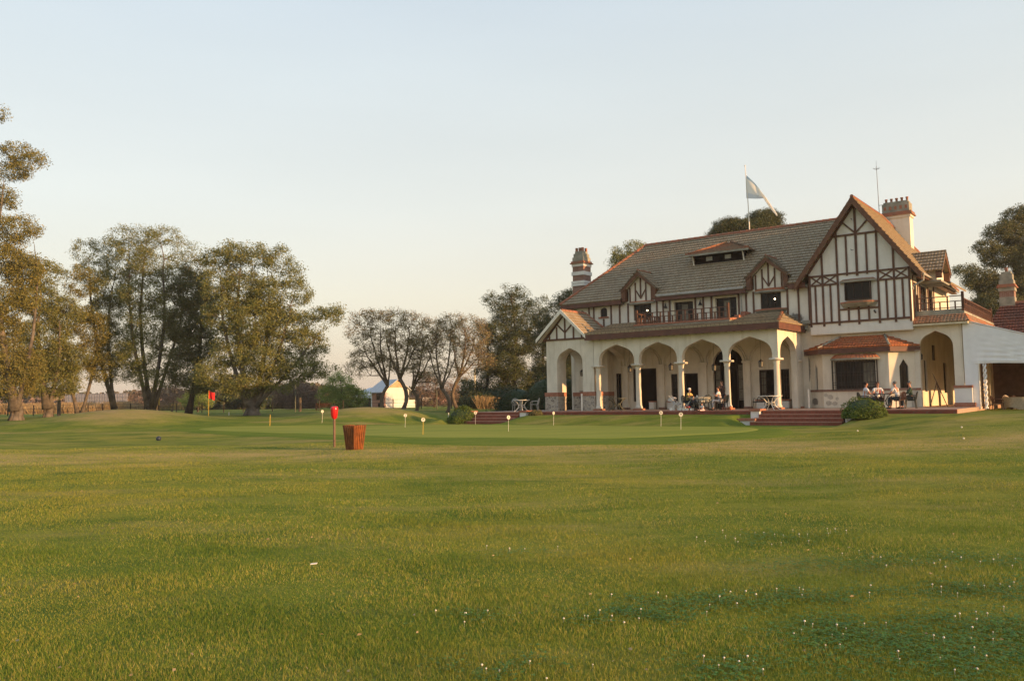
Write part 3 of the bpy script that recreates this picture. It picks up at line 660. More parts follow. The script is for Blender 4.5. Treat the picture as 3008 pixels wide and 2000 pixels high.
for x in (-2.17,-2.0,-.9,-.76): m.box(x-.015,x+.015,VM+.05,VM+.08,0,2.27)
m.build('side_glazing',M['frame'],d)
m=MB(); m.box(-2.3,-2.04,VM+.12,VM+.14,.4,2.2); m.build('curtain',M['curtain'],d)
# arched entrance doors
def archpanel(mb,c,w,sp,ap,y,th,z0=0,sc=1.):
    P=[(c-w*sc,y,z0)]+[(c-x*w*sc,y,sp+(ap-sp)*f*sc) for x,f in ARCH]+[(c+x*w*sc,y,sp+(ap-sp)*f*sc) for x,f in ARCH[::-1][1:]]+[(c+w*sc,y,z0)]
    mb.prism(P,(0,th,0))
m=MB(); archpanel(m,-4.4,.98,2.75,3.85,VM+.26,.03); ad=m.build('arched_entrance',M['dark'],G)  # black panel, darkness of the hall put into its colour
m=MB()
for x in (-.95,-.55,-.05,.05,.55,.95): m.box(-4.4+x-.02,-4.4+x+.02,VM+.16,VM+.2,0,2.75+1.1*(1-abs(x))*.8)
for z in (.6,1.2,1.8,2.4,2.75): m.box(-5.34,-4.95,VM+.165,VM+.195,z-.015,z+.015); m.box(-3.85,-3.46,VM+.165,VM+.195,z-.015,z+.015)
m.build('glazed_side_light',M['frame'],ad); m=MB(); m.box(-3.8,-3.5,VM+.22,VM+.235,.5,2.7); m.box(-5.3,-5.0,VM+.22,VM+.235,.5,2.7); m.build('curtain',M['curtain'],ad)
m=MB(); archpanel(m,-14.75,.42,2.6,3.75,VM+.15,.03); m.build('arched_side_door',M['frame'],G)
# ---- main wall first floor
mb=MB()
UW=[('arch',-15.05,.26,6.3,6.95),('arch',-13.25,.27,6.38,7.04)]
ops=[dict(kind='arch',c=u+15.75,w=w,sill=s,spring=t-.22,apex=t) for _,u,w,s,t in UW]
RW=[(-10.92,-9.60,5.95,7.02),(-7.92,-6.58,5.02,6.93),(-5.06,-3.66,5.02,6.95),(-2.14,-.87,6.05,7.02)]
ops+=[dict(c=(a+b)/2+15.75,w=(b-a)/2,sill=s,head=t) for a,b,s,t in RW]
holed(mb,(-15.75,VM),(.9,VM),.35,4.52,7.32,ops)
holed(mb,(-15.75,12.6),(-15.75,VM),.35,0,7.32,[],zb=0)      # left end
holed(mb,(.9,12.6),(-15.75,12.6),.35,0,7.32,[])             # rear
mb.build('main_wall',M['stucco_main'],G)
for _,u,w,s,t in UW:
    m=MB(); archpanel(m,u,w,t-.22,t,VM+.10,.03,s); o=m.build('window',M['frame'],G)
    m=MB(); archpanel(m,u,w*.8,t-.25,t-.05,VM+.09,.005,s+.06); m.build('pane',M['glass'],o)
    m=MB(); m.box(u-w-.12,u+w+.12,VM-.08,VM+.3,s-.10,s); m.build('sill',M['ridge'],o)
def hood(parent,c,w,z0,z1,v,proj,mat,name='hood'):   # shallow curved tiled canopy
    m=MB(); n=9; bot=[];
    for i in range(n+1):
        t=-1+2*i/n; x=c+w*t; y=v-proj*(1-.75*abs(t)**2.6); bot.append((x,y))
    P=[(x,y,z0) for x,y in bot]; P2=[(x,y,z0+.10) for x,y in bot]; P3=[(c+(x-c)*.82,v-.02-(v-y)*.25,z1) for x,y in bot]
    m.k=1
    for i in range(n):
        m.face([P[i],P[i+1],P2[i+1],P2[i]])
    m.face([(bot[0][0],v,z0)]+P+[(bot[-1][0],v,z0)])
    m.face([(bot[0][0],v,z0),P[0],P2[0],(bot[0][0],v,z0+.1)]); m.face([P[-1],(bot[-1][0],v,z0),(bot[-1][0],v,z0+.1),P2[-1]])
    m.k=0
    for i in range(n): m.face([P2[i],P2[i+1],P3[i+1],P3[i]],[(i*.3,0),((i+1)*.3,0),((i+1)*.3,.3),(i*.3,.3)])
    m.face([(bot[0][0],v,z0+.1),P2[0],P3[0],(P3[0][0],v,z1)]); m.face([P2[-1],(bot[-1][0],v,z0+.1),(P3[-1][0],v,z1),P3[-1]]); m.face(P3+[(P3[-1][0],v,z1),(P3[0][0],v,z1)])
    return m.build(name,[mat,M['concrete']],parent)
def sill(parent,c,w,z0,z1,v,proj,name='sill'):
    m=MB(); n=9; q=[]
    for i in range(n+1):
        t=-1+2*i/n; q.append((c+w*t,v-proj*(1-.75*abs(t)**2.6)))
    top=[(c-w,v-.001)]+q+[(c+w,v-.001)]
    m.prism([(x,y,z1-.09) for x,y in top],(0,0,.09)); m.k=1
    bt=[(c+(x-c)*.88,v+(y-v)*.55) for x,y in top]
    k=len(top)
    for i in range(k-1): m.face([(*bt[i],z0),(*bt[i+1],z0),(*top[i+1],z1-.09),(*top[i],z1-.09)])
    m.face([(*p,z0) for p in bt]); return m.build(name,[M['ridge'],M['concrete']],parent)
w=win('window',-10.92,-9.60,5.95,7.02,VM,3,2); hood(w,-10.24,.98,7.03,7.24,VM,.42,M['roof_red'])
w=win('window',-2.14,-.87,6.05,7.02,VM,3,1); hood(w,-1.5,.98,7.03,7.3,VM,.42,M['roof_red']); sill(w,-1.5,.98,5.78,6.02,VM,.42)
for a,b,t in ((-7.92,-6.58,6.93),(-5.06,-3.66,6.95)):
    w=win('balcony_door',a,b,5.05,t,VM+.1,3,3); m=MB(); 
    m.box(a-.14,a-.001,VM-.03,VM+.1,5.0,t+.14); m.box(b+.001,b+.08,VM-.03,VM+.1,5.0,t+.14); m.box(a-.001,b+.001,VM-.031,VM+.1,t,t+.141); m.build('surround',M['cream'],w)
    m=MB(); m.box(a+.45,b-.45,VM+.19,VM+.2,5.2,t-.15); m.build('curtain',M['curtain'],w)
# small table lamps shining just inside two upper windows
M['lamp']=newmat('lamp_glow')[0]; p_=M['lamp'].node_tree.nodes['Principled BSDF']; p_.inputs['Emission Color'].default_value=(1,.75,.45,1); p_.inputs['Emission Strength'].default_value=6; p_.inputs['Base Color'].default_value=(.9,.8,.6,1)
for i,(x,z) in enumerate(((-9.93,6.58),(-1.28,6.62))):
    m=MB(); m.ball((0,0,0),.05,10,6); o=m.build('lamp_bulb',M['lamp'],smooth=True); o.location=W(x,VM+.09,z); o.rotation_euler=(0,0,ANG)
    tag(o,('glowing round lamp in the upper window at the left end of the balcony','glowing round lamp in the small upper window nearest the big gable')[i],'lamp','lit lamps in the upper windows')
# first floor framing
tb=MB()
for u in (-14.42,-14.04,-12.65,-11.98,-11.33,-9.17,-8.71,-8.23,-6.42,-5.87,-5.32,-3.52,-3.04,-2.57,-.47,.19): stud(tb,u,4.9,u,7.16,VM-.003,.12)
stud(tb,-13.25,5.0,-13.25,6.24,VM-.003,.12); stud(tb,.82,4.85,.82,7.3,VM-.003,.14)
tb.build('first_floor_framing',M['timber'],G)
# ---- main roof
rf=MB(); EZ=7.40; RV,RZ=8.5,11.78; EL=-16.5
sl_=(RZ-EZ)/(RV-3.68); V3=3.68+.9/math.sqrt(1+sl_*sl_); Z3=EZ+(V3-3.68)*sl_; tt_=(V3-3.68)/(RV-3.68)
for a,b,c,d in ((EL,-11.62,-11.62,EL+4.4*tt_),(-9.04,-2.88,-2.88,-9.04),(-.28,.45,.45+3.15*tt_,-.28)): tiled(rf,[(a,3.68,EZ),(b,3.68,EZ),(c,V3,Z3),(d,V3,Z3)],uo=a)
tiled(rf,[(EL+4.4*tt_,V3,Z3),(.45+3.15*tt_,V3,Z3),(3.6,RV,RZ),(-12.1,RV,RZ)],uo=EL+4.4*tt_)
tiled(rf,[(EL,13.3,EZ),(EL,3.68,EZ),(-12.1,RV,RZ)])
tiled(rf,[(3.6,13.3,EZ),(EL,13.3,EZ),(-12.1,RV,RZ),(3.6,RV,RZ)])
MR=rf.build('main_roof',M['roof'],G)
rd=MB(); ridgeline(rd,(-12.1,RV,RZ+.04),(3.5,RV,RZ+.04)); ridgeline(rd,(EL,3.68,EZ+.05),(-12.1,RV,RZ+.05)); rd.build('ridge_tiles',M['ridge'],MR)
fb=MB(); fb.box(EL+.02,-11.62,3.69,3.74,7.09,7.37); fb.box(-9.04,-2.88,3.69,3.74,7.09,7.37); fb.box(-.28,.75,3.69,3.74,7.09,7.37); fb.box(EL+.02,EL+.07,3.745,13.2,7.09,7.37)
fb.build('eaves_fascia',M['fascia'],MR)
sf=MB(); sf.box(EL+.07,-11.6,3.745,VM-.001,7.11,7.14); sf.box(-9.0,-2.9,3.745,VM-.001,7.11,7.14); sf.box(-.3,.75,3.745,VM-.001,7.11,7.14); sf.box(EL+.07,-15.76,VM,13.1,7.13,7.16); sf.build('eaves_soffit',M['fascia'],MR)
gt=MB(); gt.tube([(-8.9,3.66,7.40),(-3.0,3.66,7.40)],.07,8); gt.build('gutter',M['lead'],MR)
# rust-red replacement tiles below the roof vent
def onroof(u,v,d=.075): return (u,v-d*.67,EZ+(v-3.68)*(RZ-EZ)/(RV-3.68)+d*.74)
# ---- gabled dormers
def gdormer(c,hw,zf,za,vf,name,win_w):
    m=MB(); m.prism([(c-hw*.72,vf,7.16),(c+hw*.72,vf,7.16),(c+hw*.72,vf,zf+.12),(c,vf,za-.22),(c-hw*.72,vf,zf+.12)],(0,1.4,0)); d=m.build(name,M['stucco_main'],G)
    t=MB(); y=vf-.003
    for x,zz in ((-.62*hw,zf+.2),(-.30*hw,zf+.52),(.30*hw,zf+.52),(.62*hw,zf+.2)): stud(t,c+x,7.22,c+x,zz,y,.10)
    stud(t,c,7.4,c,za-.3,y-.002,.11); stud(t,c,7.42,c-.30*hw,7.42+.62,y-.004,.08); stud(t,c,7.42,c+.30*hw,7.42+.62,y-.004,.08)
    t.build('framing',M['timber'],d)
    b=MB(); yb=vf-.38
    for sg in (-1,1):
        x=c+sg*hw
        b.prism([(x,yb,zf-.16),(x,yb,zf+.10),(c,yb,za+.02),(c,yb,za-.30)],(0,-.05,0))
        b.prism([(x-sg*.02,yb+.0,7.25),(x-sg*.30,yb+.0,7.25),(x-sg*.30,yb,zf+.16),(x-sg*.02,yb,zf-.10)],(0,.36,0))
    b.build('bargeboard',M['barge'],d)
    s=MB()
    for sg in (-1,1): s.face([(c+sg*(hw-.05),yb,zf-.10),(c+sg*(hw-.05),vf,zf-.10),(c,vf,za-.20),(c,yb,za-.20)])
    s.build('soffit',M['soffit'],d)
    rb=3.68+(za-EZ)*(RV-3.68)/(RZ-EZ); eb=3.68+(zf-EZ)*(RV-3.68)/(RZ-EZ)
    r=MB(); tiled(r,[(c+hw+.06,eb+.1,zf-.02),(c+hw+.06,yb-.08,zf-.02),(c,yb-.08,za+.03),(c,rb+.1,za+.03)]); tiled(r,[(c-hw-.06,yb-.08,zf-.02),(c-hw-.06,eb+.1,zf-.02),(c,rb+.1,za+.03),(c,yb-.08,za+.03)])
    rr=r.build('dormer_roof',M['roof'],d); q=MB(); ridgeline(q,(c,yb,za+.07),(c,rb+.1,za+.07),.08); q.build('ridge_tiles',M['ridge'],rr)
    return d
gdormer(-10.33,1.30,7.98,9.22,VM-.02,'gabled_dormer',1.3); gdormer(-1.58,1.30,7.98,9.20,VM-.02,'gabled_dormer',1.3)
# ---- hipped roof vent
m=MB(); m.box(-7.2,-3.78,5.98,7.4,9.4,10.1); vd=m.build('roof_vent_dormer',M['dark'],G)
m=MB(); 
for x in (-6.35,-5.05): m.box(x,x+.42,5.93,5.98,9.72,9.98)
m.build('vent_flap',M['lead'],vd)
m=MB(); m.box(-7.25,-3.73,5.9,5.97,9.42,9.50); m.box(-7.2,-3.78,5.96,5.979,9.5,9.53); m.build('sill',M['concrete'],vd)
m=MB()
for x in (-7.22,-3.76): m.tube([(x,5.92,9.45),(x,5.86,9.7),(x,5.78,9.95),(x,5.62,10.13)],.045,6)
m.build('bracket',M['white_paint'],vd)
r=MB(); tiled(r,[(-7.62,5.5,10.16),(-3.28,5.5,10.16),(-5.15,7.45,11.02),(-5.55,7.45,11.02)],.22,.04); tiled(r,[(-3.28,5.5,10.16),(-3.28,6.9,10.16),(-5.15,7.45,11.02)],.22,.04); tiled(r,[(-7.62,6.9,10.16),(-7.62,5.5,10.16),(-5.55,7.45,11.02)],.22,.04)
rr=r.build('vent_roof',M['roof_warm'],vd); q=MB(); ridgeline(q,(-7.62,5.5,10.22),(-5.5,7.45,11.08),.08,.35); ridgeline(q,(-3.28,5.5,10.22),(-5.2,7.45,11.08),.08,.35); q.build('hip_tiles',M['roof_warm'],rr)
m=MB(); m.box(-7.64,-3.26,5.44,5.5,10.05,10.17); m.build('fascia',M['concrete'],rr)
# ---- porch roof (lean-to), balcony
rf=MB(); PE,PV=4.84,-.45
zat=lambda v:PE+(v-PV)*.205
tiled(rf,[(-12.1,PV,PE),(.55,PV,PE),(.20,.82,zat(.82)),(-12.1,.82,zat(.82))],.28)
tiled(rf,[(-12.1,.82,zat(.82)),(-9.2,.82,zat(.82)),(-9.2,VM,zat(VM)),(-12.6,VM,zat(VM))],.28)
tiled(rf,[(-2.75,.82,zat(.82)),(.20,.82,zat(.82)),(-.78,VM,zat(VM)),(-2.75,VM,zat(VM))],.28)
tiled(rf,[(.55,PV,PE),(.62,VM,PE),(-.78,VM,zat(VM))],.28)
PR=rf.build('porch_roof',M['roof'],G)
q=MB(); ridgeline(q,(.53,PV+.05,PE+.07),(-.78,VM-.02,zat(VM)+.08),.09,.4); q.build('hip_tiles',M['roof_warm'],PR)
m=MB(); m.box(-12.0,.54,-.44,-.39,4.44,4.80); m.box(.49,.54,-.39,VM-.02,4.44,4.80); m.build('fascia',M['fascia'],PR)
m=MB(); m.box(-12.0,.485,-.385,-.005,4.5,4.53); m.box(.285,.485,-.005,VM-.02,4.5,4.53); m.build('soffit',M['soffit'],PR)
m=MB()
for i in range(26): x=-11.6+i*.47; m.box(x-.035,x+.035,-.38,-.003,4.45,4.499)
for i in range(8): y=.2+i*.5; m.box(.285,.44,y-.035,y+.035,4.45,4.5)
m.build('rafter_end',M['fascia'],PR)
bal=MB(); bal.box(-9.12,-2.82,.9,1.15,4.7,5.26); bal.box(-9.12,-8.9,1.15,VM-.01,4.7,5.26); bal.box(-3.0,-2.82,1.15,VM-.01,4.7,5.26); bal.box(-8.9,-3.0,1.15,VM-.01,4.6,5.0); bl=bal.build('balcony',M['concrete'],G)
m=MB(); m.box(-9.16,-2.78,.86,1.19,5.26,5.36); m.box(-3.04,-2.76,1.19,2.2,5.26,5.40); m.box(-3.04,-2.76,2.2,3.2,5.40,5.62); m.box(-3.04,-2.76,3.2,VM-.02,5.62,5.9); m.build('coping',M['brick'],bl)
rl=MB(); n=22
def rail_run(rl,a,b,zb,hgt,n,big=()):
    for i in range(n+1):
        t=i/n; x=a[0]+(b[0]-a[0])*t; y=a[1]+(b[1]-a[1])*t; w=.035
        hh=hgt if i%2==0 else hgt*.62
        if i in big: w=.065; hh=hgt+.22
        rl.box(x-w,x+w,y-w,y+w,zb,zb+hh)
    d=Vector((b[0]-a[0],b[1]-a[1],0)).normalized(); 
    rl.beam((a[0],a[1],zb+hgt),(b[0],b[1],zb+hgt),.055,.05); rl.beam((a[0],a[1],zb+hgt*.60),(b[0],b[1],zb+hgt*.60),.04,.045); rl.beam((a[0],a[1],zb+hgt*.12),(b[0],b[1],zb+hgt*.12),.04,.045)
rail_run(rl,(-9.0,1.02),(-2.95,1.02),5.36,.68,22,(0,22)); rail_run(rl,(-9.0,1.02),(-9.0,VM-.1),5.36,.68,10); rl.build('balustrade',M['timber'],bl)
# ---- tall gable wing
g1,g2=.92,6.46; gc=3.67; AZ=11.98; VE=3.42
rz=lambda u:AZ-(abs(u-gc))*1.372
m=MB()
# front wall with window hole: left strip, right strip, above, below
P=lambda u,z:(u,VG,z)
m.prism([P(g1,4.3),P(3.0,4.3),P(3.0,rz(3.0)-.25),P(g1,rz(g1)-.25)],(0,.3,0)); m.prism([P(4.4,4.3),P(g2,4.3),P(g2,rz(g2)-.25),P(4.4,rz(4.4)-.25)],(0,.3,0))
m.prism([P(3.0,4.3),P(4.4,4.3),P(4.4,6.12),P(3.0,6.12)],(0,.3,0)); m.prism([P(3.0,7.12),P(4.4,7.12),P(4.4,rz(4.4)-.25),P(gc,AZ-.25),P(3.0,rz(3.0)-.25)],(0,.3,0))
m.build('gable_wall',M['stucco_gable'],G)
tb=MB(); y=VG-.003; B0,B1=7.14,7.68
for u,a,b in ((g1+.06,4.72,7.75),(1.72,4.72,rz(1.72)-.3),(2.58,4.72,rz(2.58)-.3),(4.78,4.72,rz(4.78)-.3),(5.62,4.72,rz(5.62)-.3),(g2-.06,4.72,7.75)): stud(tb,u,a,u,b,y,.13)
for u in (1.29,2.15,5.2,6.04): stud(tb,u,4.92,u,B0,y,.12)
for u in (3.12,4.22): stud(tb,u,7.55,u,9.9,y,.12); stud(tb,u,4.95,u,5.72,y,.12)
stud(tb,gc,7.5,gc,AZ-.5,y-.001,.15); stud(tb,gc,4.72,gc,5.75,y,.13)
for a,b,z in ((g1,g2,4.92),): stud(tb,a,z,b,z,y-.004,.13)
stud(tb,2.58,5.62,4.78,5.62,y-.004,.12)
for z in (B0,B1): stud(tb,g1,z,2.58,z,y-.004,.12); stud(tb,4.78,z,g2,z,y-.004,.12)
stud(tb,2.58,B1,4.78,B1,y-.004,.12); stud(tb,2.3,9.9,5.05,9.9,y-.004,.13)
for a,b in ((g1+.1,1.72),(1.72,2.58),(4.78,5.62),(5.62,g2-.1)):
    stud(tb,a,B0,b,B1,y-.007,.09,.04); stud(tb,a,B1,b,B0,y-.009,.09,.04)
stud(tb,gc,9.95,3.02,10.62,y-.006,.10); stud(tb,gc,9.95,4.32,10.62,y-.006,.10)
stud(tb,g1,rz(g1)-.34,gc,AZ-.34,y-.01,.13,.05); stud(tb,g2,rz(g2)-.34,gc,AZ-.34,y-.01,.13,.05)
tb.build('gable_framing',M['timber'],G)
w=win('gable_window',3.0,4.4,6.12,7.12,VG-.25,3,1,fr=.05); m=MB(); m.box(3.0,3.05,VG-.3,VG-.001,6.12,7.12); m.box(4.35,4.4,VG-.3,VG-.001,6.12,7.12); m.build('reveal',M['frame'],w)
hood(w,3.70,1.0,7.12,7.34,VG,.5,M['roof_warm']); sill(w,3.70,1.0,5.72,6.02,VG,.5)
m=MB(); m.box(3.15,3.55,VG-.06,VG-.04,6.17,6.42); m.build('blind',M['curtain'],w)
# wing side walls
m=MB(); holed(m,(g2,VG+.3),(g2,15.5),.3,4.5,7.4,[dict(c=.75,w=.33,sill=4.95,head=6.95),dict(c=2.9,w=1.0,sill=5.5,head=6.95),dict(c=5.0,w=.7,sill=5.5,head=6.95)])
holed(m,(g1,15.5),(g1,VG+.3),.3,4.3,7.2,[]); m.build('wing_side_wall',M['stucco_main'],G)
for a,b,s in ((4.62,5.28,4.95),(6.1,8.1,5.5),(8.5,9.9,5.5)): win('wing_window',a,b,s,6.95,g2,2,3,face='u',fr=.08)
m=MB()
for v_ in (4.3,5.5,6.0,8.3,10.1): m.box(g2+.003,g2+.05,v_-.07,v_+.07,4.9,7.3)
m.build('wing_framing',M['timber'],G)
# wing roof: gable front, hipped rear
HV=10.0; EU=7.12; ez=rz(EU); BV=14.6
r=MB(); tiled(r,[(EU,VE,ez),(EU,BV,ez),(gc,HV,AZ),(gc,VE,AZ)]); tiled(r,[(2*gc-EU,BV,ez),(2*gc-EU,VE,ez),(gc,VE,AZ),(gc,HV,AZ)]); tiled(r,[(EU,BV,ez),(2*gc-EU,BV,ez),(gc,HV,AZ)])
WR=r.build('gable_roof',M['roof'],G)
q=MB(); ridgeline(q,(gc,VE+.02,AZ+.04),(gc,HV,AZ+.04),.10); ridgeline(q,(EU,BV,ez+.05),(gc,HV,AZ+.05),.11); q.build('ridge_tiles',M['ridge'],WR)
b=MB()
for sg in (-1,1):
    x=gc+sg*(EU-gc); b.prism([(x,VE,ez-.36),(x,VE,ez+.03),(gc,VE,AZ+.05),(gc,VE,AZ-.42)],(0,-.06,0))
b.build('bargeboard',M['barge'],WR)
s=MB()
for sg in (-1,1): s.face([(gc+sg*(EU-gc-.05),VE,ez-.12),(gc+sg*(EU-gc-.05),VG,ez-.12),(gc,VG,AZ-.2),(gc,VE,AZ-.2)])
s.build('soffit',M['soffit'],WR)
s=MB()
k=13
for i in range(k):
    t0=(i+.15)/k; t1=(i+.32)/k
    for sg in (-1,1):
        x0=gc+sg*(EU-gc)*(1-t0); x1=gc+sg*(EU-gc)*(1-t1); z0_=ez+(AZ-ez)*t0-.22; z1_=ez+(AZ-ez)*t1-.22
        s.prism([(x0,VE+.03,z0_-.09),(x1,VE+.03,z1_-.09),(x1,VE+.03,z1_),(x0,VE+.03,z0_)],(0,VG-VE-.05,0))
s.build('verge_block',M['barge'],WR)
m=MB(); m.box(EU-.35,EU-.02,VE+.05,BV-.1,ez-.16,ez-.11); m.build('eaves_board',M['barge'],WR)
m=MB(); m.tube([(EU+.04,VE+.1,ez-.02),(EU+.04,BV,ez-.02)],.06,8); m.tube([(EU+.04,VE+.25,ez-.05),(EU+.02,VE+.3,ez-.35),(g2+.12,VG-.05,ez-.62),(g2+.1,VG-.05,ez-.8)],.05,8); m.build('gutter',M['lead'],WR)
m=MB(); m.tube([(gc-.14,VG-.08,10.75),(gc-.14,VG-.3,10.78)],.02,5); m.tube([(gc-.14,VG-.08,9.0),(gc-.16,VG-.25,8.95),(gc-.24,VG-.25,9.02)],.02,5); m.tube([(4.5,VG-.02,5.45),(4.62,VG-.25,5.3)],.05,6); m.build('wall_hook',M['iron'],G)
# side dormer on the wing roof, gable facing the sun
def sidedormer():
    uf,vc,hw,za,zf=7.42,6.95,1.35,8.85,7.6
    m=MB(); m.prism([(uf,vc-hw*.75,7.1),(uf,vc+hw*.75,7.1),(uf,vc+hw*.75,zf+.1),(uf,vc,za-.25),(uf,vc-hw*.75,zf+.1)],(-1.2,0,0)); d=m.build('side_dormer',M['stucco_main'],G)
    b=MB()
    for sg in (-1,1): b.prism([(uf+.3,vc+sg*hw,zf-.18),(uf+.3,vc+sg*hw,zf+.1),(uf+.3,vc,za+.03),(uf+.3,vc,za-.3)],(.05,0,0)); b.prism([(uf+.3,vc+sg*hw,7.2),(uf+.3,vc+sg*(hw-.28),7.2),(uf+.3,vc+sg*(hw-.28),zf+.1),(uf+.3,vc+sg*hw,zf-.1)],(-.3,0,0))
    b.build('bargeboard',M['barge'],d)
    r=MB(); ub=gc+(AZ-za)/1.372; ue=gc+(AZ-zf)/1.372
    tiled(r,[(ue-.1,vc-hw-.05,zf),(uf+.38,vc-hw-.05,zf),(uf+.38,vc,za+.03),(ub-.1,vc,za+.03)]); tiled(r,[(uf+.38,vc+hw+.05,zf),(ue-.1,vc+hw+.05,zf),(ub-.1,vc,za+.03),(uf+.38,vc,za+.03)])
    r.build('dormer_roof',M['roof'],d)
    m=MB(); m.box(g2+.02,uf+.25,vc-1.3,vc+1.3,6.98,7.08); m.build('canopy',M['concrete'],d)
sidedormer()
r=MB(); tiled(r,[(7.75,8.2,7.12),(7.75,13.5,7.12),(5.6,13.5,8.6),(5.6,8.2,8.6)]); r.build('rear_eaves_roof',M['roof'],G)
# ---- ground floor right: wall, bay, arched gallery
m=MB(); holed(m,(.62,VM),(6.5,VM),.3,0,4.6,[]); 
holed(m,(6.5,VM),(8.79,VM),.34,0,4.72,[dict(kind='arch',c=1.0,w=.84,spring=3.25,apex=4.14)])
holed(m,(6.42,VM+.34),(6.42,19),.3,0,4.5,[dict(c=2.35,w=.35,sill=.84,head=2.65),dict(c=8.3,w=.5,sill=.75,head=2.65)])
holed(m,(8.79,VM+.34),(8.79,19),.34,0,4.6,[dict(kind='arch',c=2+2.9*i,w=1.1,spring=3.1,apex=4.1) for i in range(4)])
m.box(6.44,8.4,19,19.2,0,4.6); m.build('gallery_wall',M['stucco_low'],G)
m=MB(); m.box(6.43,8.78,VM+.35,19,4.45,4.52); m.build('gallery_ceiling',M['stucco'],G)
m=MB(); m.box(6.30,6.34,6.5,7.3,.8,2.7); m.box(6.30,6.34,12.2,13.4,.7,2.7); m.build('gallery_window',M['dark'],G)  # matte black boxes paint the windows dark in place of glass
# jetty underside
m=MB(); m.box(g1,g2,VG,VM-.001,4.24,4.30); m.build('jetty_soffit',M['stucco_low'],G)
# canted bay
b0,b1,bc,bd=1.72,5.28,.72,6.40
m=MB(); VB=3.2
def cant(m,z0,z1,off=0,t=.25,ops3=None):
    holed(m,(b0-off*.4,VB-off),(b1+off*.4,VB-off),t,z0,z1,(ops3 or [[]]*3)[0]); holed(m,(bc-off,VM),(b0-off*.4,VB-off),t,z0,z1,(ops3 or [[]]*3)[1]); holed(m,(b1+off*.4,VB-off),(bd+off,VM),t,z0,z1,(ops3 or [[]]*3)[2])
LL=math.hypot(1,1); L2=math.hypot(1.12,1)
cant(m,0,3.12,0,.25,[[dict(c=1.78,w=1.08,sill=1.05,head=2.62)],[dict(kind='lancet',c=.66,w=.13,sill=1.0,spring=2.3,apex=2.62)],[dict(kind='lancet',c=.86,w=.26,sill=1.02,spring=2.25,apex=2.66)]])
m.build('bay_wall',M['stucco_low'],G)
m=MB(); cant(m,.93,1.05,.045,.04); m.build('bay_brick_band',M['brick_dull'],G)
m=MB(); m.box(6.45,6.66,VM-.05,VM-.004,.93,1.05); m.box(8.3,9.2,VM-.32,VM-.004,1.0,1.14); m.box(8.3,9.3,VM-.36,VM-.004,0,.22); m.build('low_wall_brick',M['brick'],G)
m=MB(); m.box(8.33,9.17,VM-.28,VM-.005,.22,1.0); m.build('low_wall',M['white_wall'],G)
m=MB(); 
for (x,zc,r_) in ((1.98,.30,.20),(2.32,.26,.17),(2.1,.62,.18),(1.85,.72,.13),(2.45,.52,.11)):
    P=[(x+r_*math.cos(a)*random.uniform(.75,1.1),VB-.006,zc+r_*math.sin(a)*random.uniform(.6,1.)) for a in [i*math.pi/3+.3 for i in range(6)]]; m.prism(P,(0,-.004,0))
m.box(6.24,6.42,3.98,4.1,0,.9); m.build('exposed_stonework',M['stone_pale'],G)
w=win('bay_window',2.42,4.58,1.05,2.62,VB,4,2)
m=MB()
for i in range(15): x=2.3+i*2.4/14; m.box(x-.012,x+.012,VB-.26,VB-.24,1.0,2.66)
for x in (2.3,4.7):
    for j in range(3): m.box(x-.012,x+.012,VB-.2+j*.07,VB-.18+j*.07,1.0,2.66)
for z in (1.02,1.3,1.42,2.0,2.64): m.box(2.29,4.71,VB-.262,VB-.238,z-.012,z+.012); m.box(2.288,2.312,VB-.24,VB-.01,z-.012,z+.012); m.box(4.688,4.712,VB-.24,VB-.01,z-.012,z+.012)
m.build('iron_grille',M['iron'],w)
hood(w,3.52,1.32,2.68,3.0,VB,.55,M['roof_red'])
m=MB(); m.box(3.9,4.5,VB+.09,VB+.115,1.15,2.5); m.build('curtain',M['curtain'],w)
for (A,B,c,ww,s,sp_,ap_) in (((bc,VM),(b0,VB),.66,.13,1.0,2.3,2.62),((b1,VB),(bd,VM),.86,.26,1.02,2.25,2.66)):
    l=math.hypot(B[0]-A[0],B[1]-A[1]); d=((B[0]-A[0])/l,(B[1]-A[1])/l); n_=(-d[1],d[0]); q=lambda s_,z,dp:(A[0]+d[0]*s_+n_[0]*dp,A[1]+d[1]*s_+n_[1]*dp,z)
    m=MB(); m.prism([q(c-ww,s,.1),q(c+ww,s,.1),q(c+ww,sp_,.1),q(c,ap_,.1),q(c-ww,sp_,.1)],(n_[0]*.02,n_[1]*.02,0)); o=m.build('lancet_window',M['glass'],G)
    m=MB(); m.beam(q(c,s,.08),q(c,ap_,.08),.025,.02); m.build('mullion',M['frame'],o)
r=MB(); o_=.30; zb_,zt_=3.38,4.04
F0,F1=(b0-.14,VB-o_),(b1+.14,VB-o_); E0,E1=(bc-o_-.05,VM-.01),(bd+o_,VM-.01)
tiled(r,[(*F0,zb_),(*F1,zb_),(4.92,VM-.01,zt_),(2.5,VM-.01,zt_)],.26); tiled(r,[(*E0,zb_-.03),(*F0,zb_),(2.5,VM-.01,zt_)],.26); tiled(r,[(*F1,zb_),(*E1,zb_),(4.92,VM-.01,zt_)],.26)
br=r.build('bay_roof',M['roof_red'],G)
q=MB(); ridgeline(q,(*F0,zb_+.04),(2.5,VM-.05,zt_+.03),.07,.35); ridgeline(q,(*F1,zb_+.04),(4.92,VM-.05,zt_+.03),.07,.35); q.build('hip_tiles',M['concrete'],br)
m=MB()
for A,B in ((F0,F1),(E0,F0),(F1,E1)):
    m.beam((A[0]+.0,A[1]+.05,3.2),(B[0]-.0,B[1]+.05,3.2),.05,.27)
m.build('fascia',M['fascia'],br); m=MB(); m.prism([(*E0,3.08),(F0[0],F0[1]+.08,3.08),(F1[0],F1[1]+.08,3.08),(*E1,3.08)],(0,0,.03)); m.build('soffit',M['soffit'],br)
